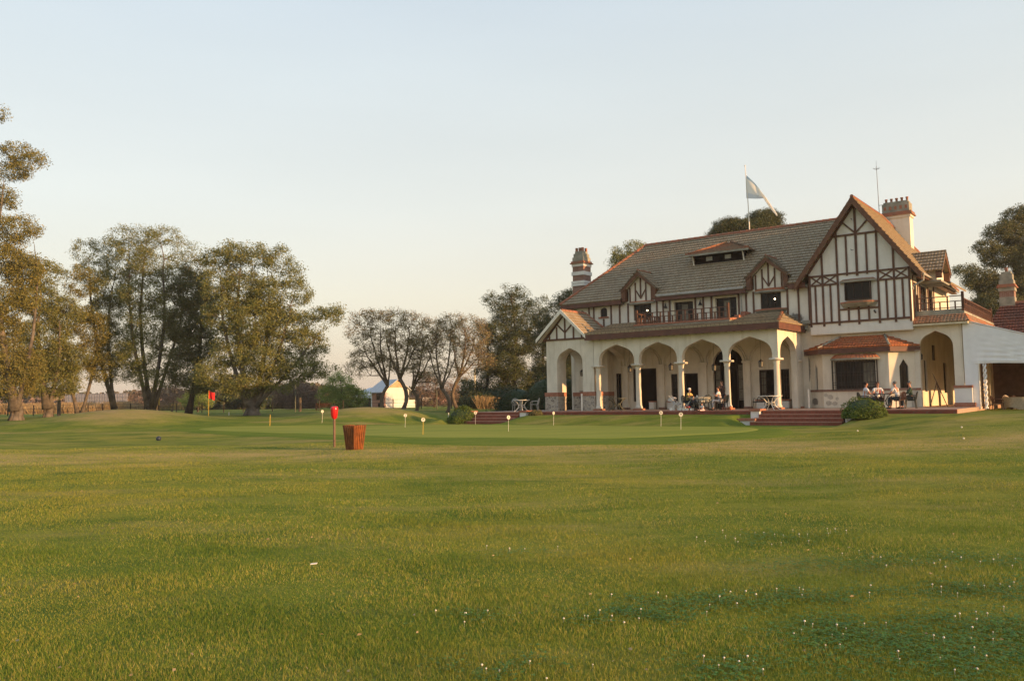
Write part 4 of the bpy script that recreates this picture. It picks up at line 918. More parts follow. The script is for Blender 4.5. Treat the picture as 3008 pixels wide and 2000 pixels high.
# pent roof + railing over the gallery
r=MB(); tiled(r,[(6.48,3.78,4.55),(9.2,3.78,4.55),(8.92,4.5,5.0),(6.48,4.5,5.0)],.22,.04); tiled(r,[(9.2,3.78,4.55),(9.2,19,4.55),(8.92,19,5.0),(8.92,4.5,5.0)],.22,.04)
gr_=r.build('gallery_roof',M['roof_warm'],G); m=MB(); m.box(6.48,9.15,3.82,3.87,4.42,4.56); m.box(9.1,9.15,3.87,19,4.42,4.56); m.box(6.48,9.1,3.87,VM-.003,4.44,4.47); m.box(8.8,9.1,VM,19,4.44,4.47); m.build('fascia',M['cream'],gr_)
m=MB(); m.box(6.5,8.92,4.5,4.62,4.7,5.28); m.box(8.8,8.92,4.62,19,4.7,5.15); m.box(6.47,8.8,4.62,19,4.6,5.0); tr=m.build('roof_terrace',M['concrete'],G)
rl=MB(); rail_run(rl,(6.62,4.56),(8.86,4.56),5.28,.70,6,(0,6)); rail_run(rl,(8.86,4.56),(8.86,15),5.15,.70,44,(0,44)); rl.build('balustrade',M['timber'],tr)
# ---- chimneys
def cband(m,c,hx,hy,z0,z1,k): m.k=k; m.box(c[0]-hx,c[0]+hx,c[1]-hy,c[1]+hy,z0,z1)
m=MB(); c=(-17.1,7.6)
c=(-16.4,6.8)
c=(-16.95,7.4)
S_=[(.62,7.0,9.15,0),(.70,9.15,9.32,1),(.62,9.32,9.35,0),(.70,9.35,9.52,1),(.60,9.52,9.95,0),(.68,9.95,10.22,1),(.60,10.22,10.62,0),(.66,10.62,10.82,1),(.78,10.82,10.90,2),(.70,10.90,11.02,2),(.60,11.02,11.32,3),(.52,11.32,11.60,3),(.42,11.60,11.78,3)]
for w_,a,b,k in S_: cband(m,c,w_*.80,w_*.86,a,b,k)
ch=m.build('chimney',[M['brick_dull'],M['white_wall'],M['ridge'],M['concrete']],G)
ch['label']='banded brick and stone chimney beyond the left hip of the main roof'
m=MB()
for i,(dx,dy) in enumerate(((-.24,-.25),(.04,-.25),(.28,-.25),(-.24,.25),(.26,.25))): m.box(c[0]+dx-.075,c[0]+dx+.075,c[1]+dy-.075,c[1]+dy+.075,11.78,12.05)
m.build('chimney_pot',M['ridge'],ch)
m=MB(); c=(4.42,11.2)
for w_,hh,a,b,k in ((.80,.45,7,11.85,0),(.88,.53,11.85,12.0,0),(.98,.63,12.0,12.08,2),(.93,.58,12.08,12.22,2),(.80,.45,12.22,12.8,3),(.72,.38,12.8,12.92,3)):
    m.k=k; m.box(c[0]-w_,c[0]+w_,c[1]-hh,c[1]+hh,a,b)
ch=m.build('chimney',[M['stucco_main'],M['white_wall'],M['ridge'],M['concrete']],G); ch['label']='wide rendered chimney with a row of five pots behind the tall gable'
for i in range(5):
    x=c[0]-.62+i*.31; m=MB(); m.lathe([(.075,0),(.07,.22),(.09,.24),(.09,.3),(.06,.3)],(x,c[1],12.9),10); m.build('chimney_pot',M['ridge'],ch)
m=MB()
for i in range(5): x=c[0]-.62+i*.31; m.box(x-.07,x+.07,c[1]-.47,c[1]-.44,12.4,12.62)
m.build('brick_inset',M['brick'],ch)
# ---- rear right dark roof with chimney
m=MB(); holed(m,(8.79,15.2),(26,15.2),.3,0,4.6,[]); m.build('rear_wing_wall',simple('dark_brown_wall',(.11,.06,.04),.8,.3,3),G)  # one dark brown over the whole wall
r=MB(); tiled(r,[(8.3,14.6,4.2),(27,14.6,4.2),(27,17.6,6.5),(9.2,17.6,6.5)],.33,.08); r.k=0; rr=r.build('rear_wing_roof',M['roof_dark'],G)
q=MB(); ridgeline(q,(9.2,17.6,6.55),(27,17.6,6.55),.11); q.build('ridge_tiles',M['ridge'],rr)
m=MB(); c=(9.55,17.9)
for w_,a,b,k in ((.44,5.5,6.95,1),(.42,6.95,7.35,0),(.47,7.35,7.6,1),(.56,7.6,7.68,2),(.50,7.68,7.8,2),(.42,7.8,8.1,1),(.36,8.1,8.5,3),(.28,8.5,8.65,3)): cband(m,c,w_,w_*1.2,a,b,k)
ch=m.build('chimney',[M['brick_dull'],M['concrete'],M['ridge'],M['concrete']],G); ch['label']='stepped stone chimney on the dark red rear roof'
m=MB(); m.box(c[0]-.08,c[0]+.08,c[1]-.08,c[1]+.08,8.65,8.95); m.build('chimney_pot',M['ridge'],ch)
# black sheet that paints the rooms dark beyond the porch openings
m=MB(); m.box(-15.3,.5,4.62,4.7,0,4.4); m.build('dark_backing_sheet',M['dark'],G)
# downpipes
m=MB(); m.tube([(-11.9,VM-.08,.1),(-11.9,VM-.08,4.4)],.05,8); m.build('downpipe',M['cream'],G)
m=MB(); m.tube([(-3.35,3.8,7.3),(-3.3,4.05,7.0),(-3.3,4.12,5.6)],.045,7); m.build('downpipe',M['lead'],G)
m=MB(); m.tube([(.62,VM-.25,4.6),(.62,VM-.18,4.95),(.85,VM-.12,5.0)],.09,8); m.box(.45,.95,VM-.35,VM-.02,4.95,5.15); m.build('rainwater_hopper',M['concrete'],G)
# wall bells / lanterns on the balcony wall
for x in (-8.47,-6.02):
    m=MB(); m.lathe([(.03,.25),(.05,.18),(.10,.05),(.14,-.02),(.02,-.03)],(x,VM-.18,6.62),10); m.tube([(x,VM-.02,6.9),(x,VM-.18,6.95),(x,VM-.18,6.85)],.015,5); m.build('wall_bell',M['iron'],G)
# ------------------------------------------------------------------ terrace and steps
T=MB(Matrix.Translation((OX,OY,DK))@Matrix.Rotation(ANG,4,'Z'))
T.box(-19.7,9.42,-2.55,VM+16,-.9,-.012); 
t_=T.build('terrace',M['deck']); tag(t_,kind='structure')
E_=MB(Matrix.Translation((OX,OY,DK))@Matrix.Rotation(ANG,4,'Z'))
for a,b in ((-14.9,-.2),(4.9,9.45)):
    E_.tube([(a,-2.58,-.07),(b,-2.58,-.07)],.065,10); E_.box(a,b,-2.62,-2.551,-.20,-.10)
tag(E_.build('terrace_kerb',M['step']),kind='structure')
def steps(u0,u1,label):
    t=thing('brick_steps',label,'steps',W((u0+u1)/2,-2.6,0),ANG,'flights of brick steps up to the terrace'); x=(u1-u0)/2
    for i in range(4):
        m=MB(); z1=-.004-i*.185; y=-.35*i; m.box(-x-i*.11,x+i*.02,y-.36,(.0 if i==0 else y+.03),z1-.19,z1-.035); m.k=1; m.box(-x-i*.11,x+i*.02,y-.385,(.05 if i==0 else y),z1-.035,z1); m.build('step',[M['step'],M['tread']],t)
    return t
s1=steps(.40,4.6,'red brick steps between the white table and the bush in front of the bay window')
s2=steps(-19.2,-15.3,'red brick steps at the left end of the terrace beside the white metal table')
def pier(loc,label,low,side):
    t=thing('stair_pier',label,'wall',W(*loc),ANG,'low walls flanking the brick steps')
    m=MB(); m.box(-.24,.24,-.3,.5,-.75,0); m.k=0; m.build('pier',M['white_wall'],t); m=MB(); m.box(-.3,.3,-.36,.52,0,.12); m.build('pier_coping',M['brick'],t)
    if low:
        m=MB(); m.box(-.95*side-.0 if side>0 else -.2,.2 if side>0 else .95,-.95,-.302,-.85,-.48); m.build('low_wall',M['white_wall'],t)
        m=MB(); m.box(-1.0 if side>0 else -.25,.25 if side>0 else 1.0,-1.0,-.303,-.48,-.36); m.build('low_wall_coping',M['brick'],t)
    return t
pier((.06,-2.9,-.04),'white pier with brick cap on the left of the central steps',True,1)
pier((4.95,-3.3,-.38),'low white block with brick cap between the central steps and the bush',False,1)
pier((-14.95,-2.9,-.04),'sunlit pier with brick cap on the right of the left hand steps',True,-1)
pier((-19.55,-2.9,-.04),'stone block with orange brick cap beside the left hand bush',False,1)
# ------------------------------------------------------------------ marquee
mq=thing('marquee','white canvas lean-to marquee against the right side of the clubhouse','marquee',W(8.9,4.16,-.12),ANG)
def TM(): return MB()
tz=lambda u:4.56-(u-8.92)*.32+.15
m=MB()
# front canvas: rippled sheet with thickness
nu,nz=46,14; pts=[]
for j in range(nz+1):
    row=[]
    for i in range(nu+1):
        u=8.93+(16.0-8.93)*i/nu; top=tz(u); bot=2.36-.03*math.sin(u*1.7); z=bot+(top-bot)*j/nz
        y=.018*math.sin(z*22+.6*math.sin(u*3))*math.exp(-((u-11)/1.6)**2)*(1-j/nz)+.01*math.sin(u*4)+(.03*math.sin(u*9)*(1-j/nz)**3)
        row.append((u-9,y,z))
    pts.append(row)
for j in range(nz):
    for i in range(nu): m.face([pts[j][i],pts[j][i+1],pts[j+1][i+1],pts[j+1][i]])
for i in range(nu): a,b=pts[0][i],pts[0][i+1]; m.face([a,b,(b[0],b[1]+.01,b[2]),(a[0],a[1]+.01,a[2])])
m.build('front_canvas',M['canvas'],mq,smooth=True)
m=MB(); m.prism([(-.07,-.03,tz(8.93)+.02),(7.05,-.03,tz(16.05)+.02),(7.05,-.03,tz(16.05)+.07),(-.07,-.03,tz(8.93)+.07)],(0,14.5,0)); m.build('roof_canvas',M['canvas'],mq)
m=MB(); m.box(-.07,.56,-.01,.03,-.0,2.36); m.build('side_canvas',M['canvas'],mq); m=MB(); m.tube([(.60,0,0),(.60,0,2.4)],.035,8); m.build('frame_post',M['white_paint'],mq)
m=MB(); m.box(.66,.74,.25,.33,0,2.38); m.k=1
for k in range(2):
    m.tube([(.86+.055*math.cos(t*.55+k*3.14),.1+.055*math.sin(t*.55+k*3.14),t*.05) for t in range(48)],.045,6)
m.build('wrapped_pole',[M['timber'],M['canvas']],mq)
for uu in (12.5,16): 
    m=MB(); m.tube([(uu-9,.05,-.1),(uu-9,.05,tz(uu))],.04,8); m.build('frame_post',M['white_paint'],mq)
m=MB(); m.box(1.25,7.2,.0,14.4,-.42,-.15); m.build('floor_platform',M['white_wall'],mq)
m=MB(); m.box(1.22,7.25,-.06,-.001,-.44,-.13); m.build('floor_edge',M['white_paint'],mq)
# ------------------------------------------------------------------ furniture builders
def furn_table(name,label,loc,r,hgt,mat,n=4,group=None,rz=0,cloth=False):
    t=thing(name,label,'table',loc,ANG+rz,group)
    m=MB(); m.lathe([(r*.97,hgt-.035),(r,hgt-.03),(r,hgt-.005),(r*.985,hgt)],n=28); m.build('tabletop',mat,t)
    for k in range(n):
        a=2*math.pi*k/n+.5; c,s=math.cos(a),math.sin(a); m=MB()
        P=[(.86*r,hgt-.04),(.55*r,hgt*.80),(.34*r,hgt*.55),(.42*r,hgt*.28),(.66*r,.08),(.86*r,.0)]
        m.tube([(c*x,s*x,z) for x,z in P],[.02,.024,.026,.024,.022,.02],7); m.build('leg',mat,t)
    m=MB()
    for k in range(n//2):
        a=2*math.pi*k/n+.5; c,s=math.cos(a),math.sin(a)
        m.tube([(c*.36*r,s*.36*r,hgt*.6),(-c*.6*r,-s*.6*r,.16)],.013,5); m.tube([(-c*.36*r,-s*.36*r,hgt*.6),(c*.6*r,s*.6*r,.16)],.013,5)
    m.lathe([(.34*r,hgt*.5),(.36*r,hgt*.5),(.36*r,hgt*.52),(.34*r,hgt*.52)],n=20); m.build('cross_brace',mat,t)
    return t
def clothobj(name,label,loc,r,hgt,drop,mat,cat='tablecloth',group=None):
    m=MB(); n=56; prof=[(0.001,.004),(r*.6,.005),(r*.99,.004),(r*1.02,-.01)]; K=6
    rings=[]
    for rr,z in prof: rings.append([(rr*math.cos(2*math.pi*k/n),rr*math.sin(2*math.pi*k/n),z) for k in range(n)])
    for j in range(1,K+1):
        t=j/K; ring=[]
        for k in range(n):
            a=2*math.pi*k/n; rr=r*1.02+t*.05*(1+math.sin(a*9+1.3*math.sin(a*2)))*1.1; d=drop*(1+.16*math.sin(a*4+.4))
            ring.append((rr*math.cos(a),rr*math.sin(a),-.01-t*d))
        rings.append(ring)
    for A,B in zip(rings[:-1],rings[1:]):
        for k in range(n): m.face([A[k],A[(k+1)%n],B[(k+1)%n],B[k]])
    o=m.build(name,mat,smooth=True); o.location=(loc[0],loc[1],loc[2]+hgt); o.rotation_euler=(0,0,ANG); return tag(o,label,cat,group)
def make_chair(mat,name='plastic_chair'):
    t=thing(name,'x','chair')
    m=MB(); m.prism([(-.22,-.22,.42),(.22,-.22,.42),(.24,.22,.44),(-.24,.22,.44)],(0,0,.025)); m.build('seat',mat,t)
    for sx_,sy_ in ((-1,-1),(1,-1),(-1,1),(1,1)):
        m=MB(); m.tube([(sx_*.20,sy_*.20,.43),(sx_*.25,sy_*.25,0)],[.028,.018],6); m.build('leg',mat,t)
    m=MB(); A=[(-.25,-.22,.44),(-.26,-.27,.62),(-.21,-.31,.76),(-.10,-.33,.83),(.0,-.335,.85),(.10,-.33,.83),(.21,-.31,.76),(.26,-.27,.62),(.25,-.22,.44)]
    m.tube(A,.02,6)
    for i in range(7):
        x=-.16+i*.053; zt=.85-.09*(abs(x)/.16)**2
        m.beam((x*.85,-.235,.44),(x,-.32,zt),.022,.01,(1,0,0))
    m.build('backrest',mat,t)
    for s in (-1,1):
        m=MB(); m.tube([(s*.25,-.27,.66),(s*.30,-.1,.67),(s*.31,.1,.66),(s*.28,.2,.60),(s*.25,.23,.44)],[.02,.024,.024,.02,.018],6); m.build('armrest',mat,t)
    return t
ch_dark=make_chair(M['plastic_dark']); ch_brown=make_chair(M['plastic_brown']); ch_white=make_chair(M['lead']); used=set()
def chair(src,u,v,rz,label,group,s=1.):
    o=src if src.name not in used else copy_tree(src); used.add(src.name)
    o.location=W(u,v,0); o.rotation_euler=(0,0,ANG+rz); o['label']=label; o['group']=group; return o
# ------------------------------------------------------------------ people
def skinobj(name,verts,edges,rad,mat,parent,root=0,sub=1):
    me=bpy.data.meshes.new(name); me.from_pydata(verts,edges,[]); me.materials.append(mat)
    o=bpy.data.objects.new(name,me); COL.objects.link(o); o.parent=parent
    md=o.modifiers.new('skin','SKIN'); md.use_smooth_shade=True; md.branch_smoothing=.6
    sv=me.skin_vertices[0].data
    for i,r in enumerate(rad):
        sv[i].radius = r if hasattr(r,'__len__') else (r,r)
    sv[root].use_root=True
    o.modifiers.new('sub','SUBSURF').levels=sub; o.modifiers['sub'].render_levels=sub
    return o
def person(loc,rz,label,shirt,trousers,hair,skin='skin',seated=True,seat=.46,lean=.06,arms='table',hairlen=0,scale=1.,group=None,cap=None,sleeve='short',child=False,turn=0):
    P=thing('person',label,'person',loc,rz,group); P.scale=(scale,)*3
    hz=seat+.09 if seated else .93
    py=-.02; cy=py+lean*.9; ny=py+lean*1.5
    J=dict(pel=(0,py,hz),wai=(0,py+lean*.3,hz+.17),che=(0,cy,hz+.37),nb=(0,ny,hz+.52),nk=(0,ny+.01,hz+.57),jaw=(0,ny+.035,hz+.645),hd=(0,ny+.02,hz+.72),top=(0,ny+.01,hz+.79),nose=(0,ny+.125,hz+.69))
    for s,n in ((-1,'l'),(1,'r')):
        J['sh'+n]=(s*.175,ny-.01,hz+.47)
        if arms=='table': el=(s*.25,ny+.10,hz+.22); wr=(s*.14,ny+.34,hz+.235)
        elif arms=='down': el=(s*.225,ny-.03,hz+.19); wr=(s*.235,ny+.03,hz-.06)
        elif arms=='lap': el=(s*.235,ny+.03,hz+.20); wr=(s*.13,ny+.26,hz+.09)
        else: el=(s*.23,ny+.12,hz+.24); wr=(s*.06,ny+.26,hz+.40)
        J['el'+n]=el; J['wr'+n]=wr
        d=(Vector(wr)-Vector(el)).normalized(); J['pa'+n]=tuple(Vector(wr)+d*.07)
        side=Vector((-s,0,0)); side=(side-d*side.dot(d)).normalized(); dn=d.cross(side)*(-s)
        for k in range(4):
            b=Vector(J['pa'+n])+side*(.03-.02*k)+d*.01; ln=(.062,.072,.068,.052)[k]
            J['f%d%s'%(k,n)]=tuple(b+d*ln*.55); J['g%d%s'%(k,n)]=tuple(b+d*ln+Vector((0,0,-.018)))
        J['t1'+n]=tuple(Vector(wr)+d*.03+side*.035); J['t2'+n]=tuple(Vector(wr)+d*.07+side*.06)
        if seated: hp=(s*.09,py,hz-.03); kn=(s*.12,py+.43,hz-.01); an=(s*.12,py+.44-(.04 if n=='l' else -.05),.09); to=(s*.13,an[1]+.15,.035)
        else: hp=(s*.09,0,hz-.05); kn=(s*.10,.02,.50); an=(s*.10,-.02,.09); to=(s*.12,.14,.035)
        J['hp'+n]=hp; J['kn'+n]=kn; J['an'+n]=an; J['to'+n]=to
    Rd=dict(pel=(.15,.11),wai=(.13,.10),che=(.155,.11),nb=.07,nk=.052,jaw=(.062,.072),hd=(.078,.095),top=(.06,.075),nose=.014,sh=.062,el=.042,wr=.026,pa=(.036,.018),hp=.095,kn=.062,an=.042,to=.036,t1=.012,t2=.009,f=.009,g=.0075)
    E=[('pel','wai'),('wai','che'),('che','nb'),('nb','nk'),('nk','jaw'),('jaw','hd'),('hd','top'),('hd','nose')]
    for n in 'lr':
        E+=[('che','sh'+n),('sh'+n,'el'+n),('el'+n,'wr'+n),('wr'+n,'pa'+n),('wr'+n,'t1'+n),('t1'+n,'t2'+n),('pel','hp'+n),('hp'+n,'kn'+n),('kn'+n,'an'+n),('an'+n,'to'+n)]
        for k in range(4): E+=[('pa'+n,'f%d%s'%(k,n)),('f%d%s'%(k,n),'g%d%s'%(k,n))]
    ks=list(J); ix={k:i for i,k in enumerate(ks)}
    def rr(k):
        if k in Rd: return Rd[k]
        if k[0] in 'fg' and k[1:2].isdigit(): return Rd[k[0]]
        return Rd[k[:2]]
    skinobj('body',[J[k] for k in ks],[(ix[a],ix[b]) for a,b in E],[rr(k) for k in ks],M[skin],P,0)
    def sub(name,keys,edges,grow,mat,root=0,over={}):
        ii={k:i for i,k in enumerate(keys)}; rad=[]
        for k in keys:
            r=over.get(k) or (rr(k) if k in J else .06); r=(r,r) if not hasattr(r,'__len__') else r; rad.append((r[0]+grow,r[1]+grow))
        pos=[J[k] if k in J else extra[k] for k in keys]
        return skinobj(name,pos,[(ii[a],ii[b]) for a,b in edges],rad,mat,P,root)
    extra={}
    for n in 'lr':
        a,b=Vector(J['sh'+n]),Vector(J['el'+n]); extra['sl'+n]=tuple(a.lerp(b,.62)); w=Vector(J['wr'+n]); extra['cu'+n]=tuple(b.lerp(w,.88))
        a,b=Vector(J['kn'+n]),Vector(J['an'+n]); extra['cf'+n]=tuple(a.lerp(b,.93))
    extra['hem']=(0,py,hz-.06 if not seated else hz-.02); extra['col']=tuple(Vector(J['nb'])+Vector((0,0,.005)))
    ks2=['wai','che','col','hem']; es=[('wai','che'),('che','col'),('wai','hem')]
    for n in 'lr':
        if sleeve=='short': ks2+=['sh'+n,'sl'+n]; es+=[('che','sh'+n),('sh'+n,'sl'+n)]
        elif sleeve=='long': ks2+=['sh'+n,'el'+n,'cu'+n]; es+=[('che','sh'+n),('sh'+n,'el'+n),('el'+n,'cu'+n)]
        else: ks2+=['sh'+n]; es+=[('che','sh'+n)]
    ov={'sll':.058,'slr':.058,'cul':.034,'cur':.034,'hem':(.15,.12),'col':.058}
    sub('shirt',ks2,es,.016,M[shirt],0,ov)
    ks3=['pel']; es=[]
    for n in 'lr': ks3+=['hp'+n,'kn'+n,'cf'+n]; es+=[('pel','hp'+n),('hp'+n,'kn'+n),('kn'+n,'cf'+n)]
    sub('trousers',ks3,es,.014,M[trousers],0,{'cfl':.05,'cfr':.05})
    for n in 'lr':
        m=MB(); a=J['an'+n]; m.ball((a[0],a[1]+.06,.045),(.05,.135,.045),10,6); m.build('shoe',M['rubber'],P,smooth=True)
    hd=Vector(J['hd']); m=MB(); m.ball((hd.x,hd.y-.022,hd.z+.035),(.088,.100,.085),14,8)
    if hairlen: m.ball((hd.x,hd.y-.07,hd.z-.05),(.085,.05,.13),10,6)
    m.build('hair',M[hair],P,smooth=True)
    if cap: m=MB(); m.ball((hd.x,hd.y-.01,hd.z+.055),(.098,.112,.075),14,8); m.box(hd.x-.06,hd.x+.06,hd.y+.07,hd.y+.16,hd.z+.035,hd.z+.045); m.build('cap',M[cap],P,smooth=True)
    for s in (-1,1):
        m=MB(); m.ball((s*.03,hd.y+.086,hd.z+.005),.011,6,4); m.build('eye',M['rubber'],P)
        m=MB(); m.ball((s*.083,hd.y+.005,hd.z-.015),(.012,.02,.03),8,5); m.build('ear',M[skin],P,smooth=True)
    m=MB(); m.ball((0,hd.y+.092,hd.z-.062),(.022,.006,.006),8,4); m.build('mouth',M['cloth_brown'],P)
    return P
def face_to(u0,v0,u1,v1): # rotation so that local +Y points from (u0,v0) to (u1,v1)
    return ANG+math.atan2(v1-v0,u1-u0)-math.pi/2
def seat_person(u,v,tu,tv,chsrc,clabel,cgroup,**k):
    rz=face_to(u,v,tu,tv); 
    if chsrc is not None:
        c=chair(chsrc,u,v,rz-ANG,clabel,cgroup)
    return person(W(u,v,0),rz,**k)
cg='dark plastic chairs around the table by the bay window'; pg='people seated at the table by the bay window'
T1=(5.85,-1.0)
furn_table('garden_table','small dark round table between the four men in front of the bay window',W(*T1,0),.46,.76,M['plastic_dark'],4)
seat_person(5.12,-1.45,*T1,ch_dark,'dark slatted plastic chair under the dark haired man in front of the bay window',cg,label='dark haired man in pale grey seated with his back turned before the bay window',shirt='cloth_grey',trousers='cloth_dark',hair='hair_dark',skin='skin2',group=pg)
seat_person(5.45,-.30,*T1,ch_brown,'brown plastic chair under the man facing the lawn at the bay window table',cg,label='man in a white shirt facing the lawn from behind the bay window table',shirt='cloth_white',trousers='cloth_brown',hair='hair_brown',skin='skin2',group=pg)
seat_person(6.62,-1.25,*T1,chair.__defaults__ and ch_brown or ch_brown,'brown plastic chair under the grey haired man in the white shirt',cg,label='grey haired man in a bright white shirt leaning on the bay window table',shirt='cloth_white',trousers='cloth_dark',hair='hair_grey',skin='skin2',group=pg,lean=.09)
seat_person(7.08,-.62,*T1,ch_dark,'dark plastic chair under the man in the dark green jacket',cg,label='man in a dark green jacket seated rightmost beside the arched gallery opening',shirt='cloth_green',trousers='cloth_dark',hair='hair_grey',skin='skin2',group=pg,sleeve='long',lean=.02)
m=MB(); m.lathe([(.035,0),(.036,.14),(.014,.2),(.014,.24)],n=12); m.k=1; m.lathe([(.018,.24),(.016,.29)],n=10); o=m.build('sauce_bottle',[M['cloth_red'],M['white_paint']]); o.location=W(T1[0]-.12,T1[1]+.05,.76); tag(o,'red bottle with a white cap standing on the bay window table','bottle')
m=MB(); m.lathe([(.05,0),(.045,.03),(.06,.09)],n=12); o=m.build('cup',M['white_paint']); o.location=W(T1[0]-.2,T1[1]-.2,.76); tag(o,'white cup on the bay window table','cup')
# left group
T2=(-3.80,-1.35); lg='people at the cloth covered table under the arches'; cg2='dark plastic chairs around the cloth covered table'
furn_table('garden_table','round table hidden under a grey cloth in front of the middle arches',W(*T2,0),.58,.74,M['plastic_dark'],4)
clothobj('tablecloth','grey linen cloth hanging over the round table in front of the middle arches',W(*T2,0),.59,.745,.34,M['linen'])
seat_person(-4.62,-1.25,*T2,ch_dark,'dark plastic chair under the woman in the yellow top',cg2,label='white haired woman in a yellow top seated left of the cloth covered table',shirt='cloth_yellow',trousers='cloth_navy',hair='hair_white',group=lg,scale=.93,lean=.1)
seat_person(-2.72,-1.15,*T2,ch_brown,'brown plastic chair under the man in the pale T-shirt',cg2,label='man in a pale T-shirt with raised hands seated right of the cloth covered table',shirt='cloth_white',trousers='cloth_grey',hair='hair_brown',group=lg,arms='up',scale=.97)
person(W(-3.05,.1,0),face_to(-3.05,.1,-3.9,-1.2),label='dark haired woman in dark clothes standing behind the man in pale T-shirt',shirt='cloth_brown',trousers='cloth_navy',hair='hair_brown',seated=False,arms='up',hairlen=1,group=lg,sleeve='long',scale=.95,lean=.05)
seat_person(-3.9,-2.2,*T2,ch_dark,'dark plastic chair turned away in front of the cloth covered table',cg2,label='person in dark clothes bending low on the near side of the cloth covered table',shirt='cloth_navy',trousers='cloth_dark',hair='hair_dark',group=lg,scale=.62,lean=.1,sleeve='long')
chair(ch_dark,-2.35,-1.7,face_to(-2.35,-1.7,*T2)-ANG+.3,'empty dark plastic chair at the foot of the sunlit column',cg2)
chair(ch_dark,-3.15,-2.05,face_to(-3.15,-2.05,*T2)-ANG,'empty dark plastic chair behind the sitting toddler',cg2)
# toddler sitting on the deck
person(W(-3.25,-2.42,-.30),ANG+2.6,label='toddler in white and pink sitting on the terrace edge below the table',shirt='cloth_white',trousers='cloth_pink',hair='hair_brown',group=lg,scale=.48,seat=.62,arms='lap') if False else None
kid=person(W(-3.2,-2.40,-.255),ANG+2.9,label='toddler in white and pink sitting at the terrace edge below the table',shirt='cloth_white',trousers='cloth_pink',hair='hair_brown',group=lg,scale=.5,seat=.46,arms='lap',lean=.12)
# toddler legs stretched forward on the floor
for ch_ in kid.children:
    if ch_.name.split('.')[0] in ('body','trousers'):
        for v_ in ch_.data.vertices:
            if v_.co.z<.5 and v_.co.y>.3: v_.co=(v_.co.x,.42+(.53-v_.co.z)*.85,.54)
    if ch_.name.startswith('shoe'): ch_.location=(0,.37,.50)
def cupset(u,v,z,label): 
    m=MB(); m.lathe([(.035,0),(.04,.07),(.045,.10)],n=12); o=m.build('cup',M['white_paint']); o.location=W(u,v,z); tag(o,label,'cup')
cupset(T2[0]-.25,T2[1]+.1,.75,'white cup at the left of the grey tablecloth'); 
m=MB(); m.lathe([(.02,0),(.13,.012),(.15,.03)],n=20); o=m.build('plate',M['white_paint']); o.location=W(T2[0]+.2,T2[1]+.0,.751); tag(o,'white plate near the middle of the grey tablecloth','plate')
m=MB(); m.ball((0,0,.11),.11,18,12); o=m.build('ball',simple('orange_ball',(.70,.22,.10),.5,.1,6),smooth=True); o.location=W(-2.02,-1.35,0); tag(o,'orange ball on the terrace by the sunlit column','ball')
# strollers
def stroller(u,v,rz,label,cloth,frame,wheelm,grp):
    t=thing('stroller',label,'stroller',W(u,v,0),ANG+rz,grp)
    for x in (-.22,.22):
        for y in (-.28,.0,.28):
            if y==0 and x>0: continue
            m=MB(); m.tube([(x-.02,y,.085),(x+.02,y,.085)],.085,16); m.k=1; m.tube([(x-.024,y,.085),(x+.024,y,.085)],.05,12); m.build('wheel',[wheelm,frame],t)
        m=MB(); m.tube([(x,.28,.09),(x,.0,.42),(x,-.38,.85),(x,-.46,.86)],.012,6); m.tube([(x,-.28,.09),(x,.18,.55)],.012,6); m.build('frame',frame,t)
    m=MB(); m.prism([(-.2,-.15,.32),(-.2,.2,.34),(-.2,.2,.40),(-.2,-.1,.40),(-.2,-.3,.74),(-.2,-.35,.72)],(.4,0,0)); m.build('seat',cloth,t)
    m=MB(); 
    P=[(-.26+.30*math.cos(a)-.0,.44+.34*math.sin(a)) for a in [math.pi*i/10 for i in range(11)]]
    for k in range(5):
        a0,a1=.2+k*.42,.2+(k+1)*.42
        q=lambda a,x:(x,-.22-.26*math.cos(a),.50+.27*math.sin(a)); m.face([q(a0,-.21),q(a0,.21),q(a1,.21),q(a1,-.21)])
    for x in (-.21,.21): m.face([(x,-.22,.5)]+[(x,-.22-.26*math.cos(.2+k*.42),.50+.27*math.sin(.2+k*.42)) for k in range(6)])
    m.build('canopy',cloth,t); return t
stroller(-5.08,-1.75,-math.pi/2+.1,'grey patterned stroller with pale wheels left of the woman in yellow',M['cloth_print'],M['plastic_white'],M['plastic_white'],'strollers by the cloth covered table')
st2=stroller(-4.12,-2.3,math.pi/2+.1,'small red and navy stroller with white wheels in front of the cloth covered table',M['cloth_navy'],M['plastic_white'],M['plastic_white'],'strollers by the cloth covered table'); st2.scale=(.8,.8,.8)
m=MB(); m.box(-.16,.16,-.1,.2,.22,.42); o=m.build('basket',M['cloth_red'],st2)
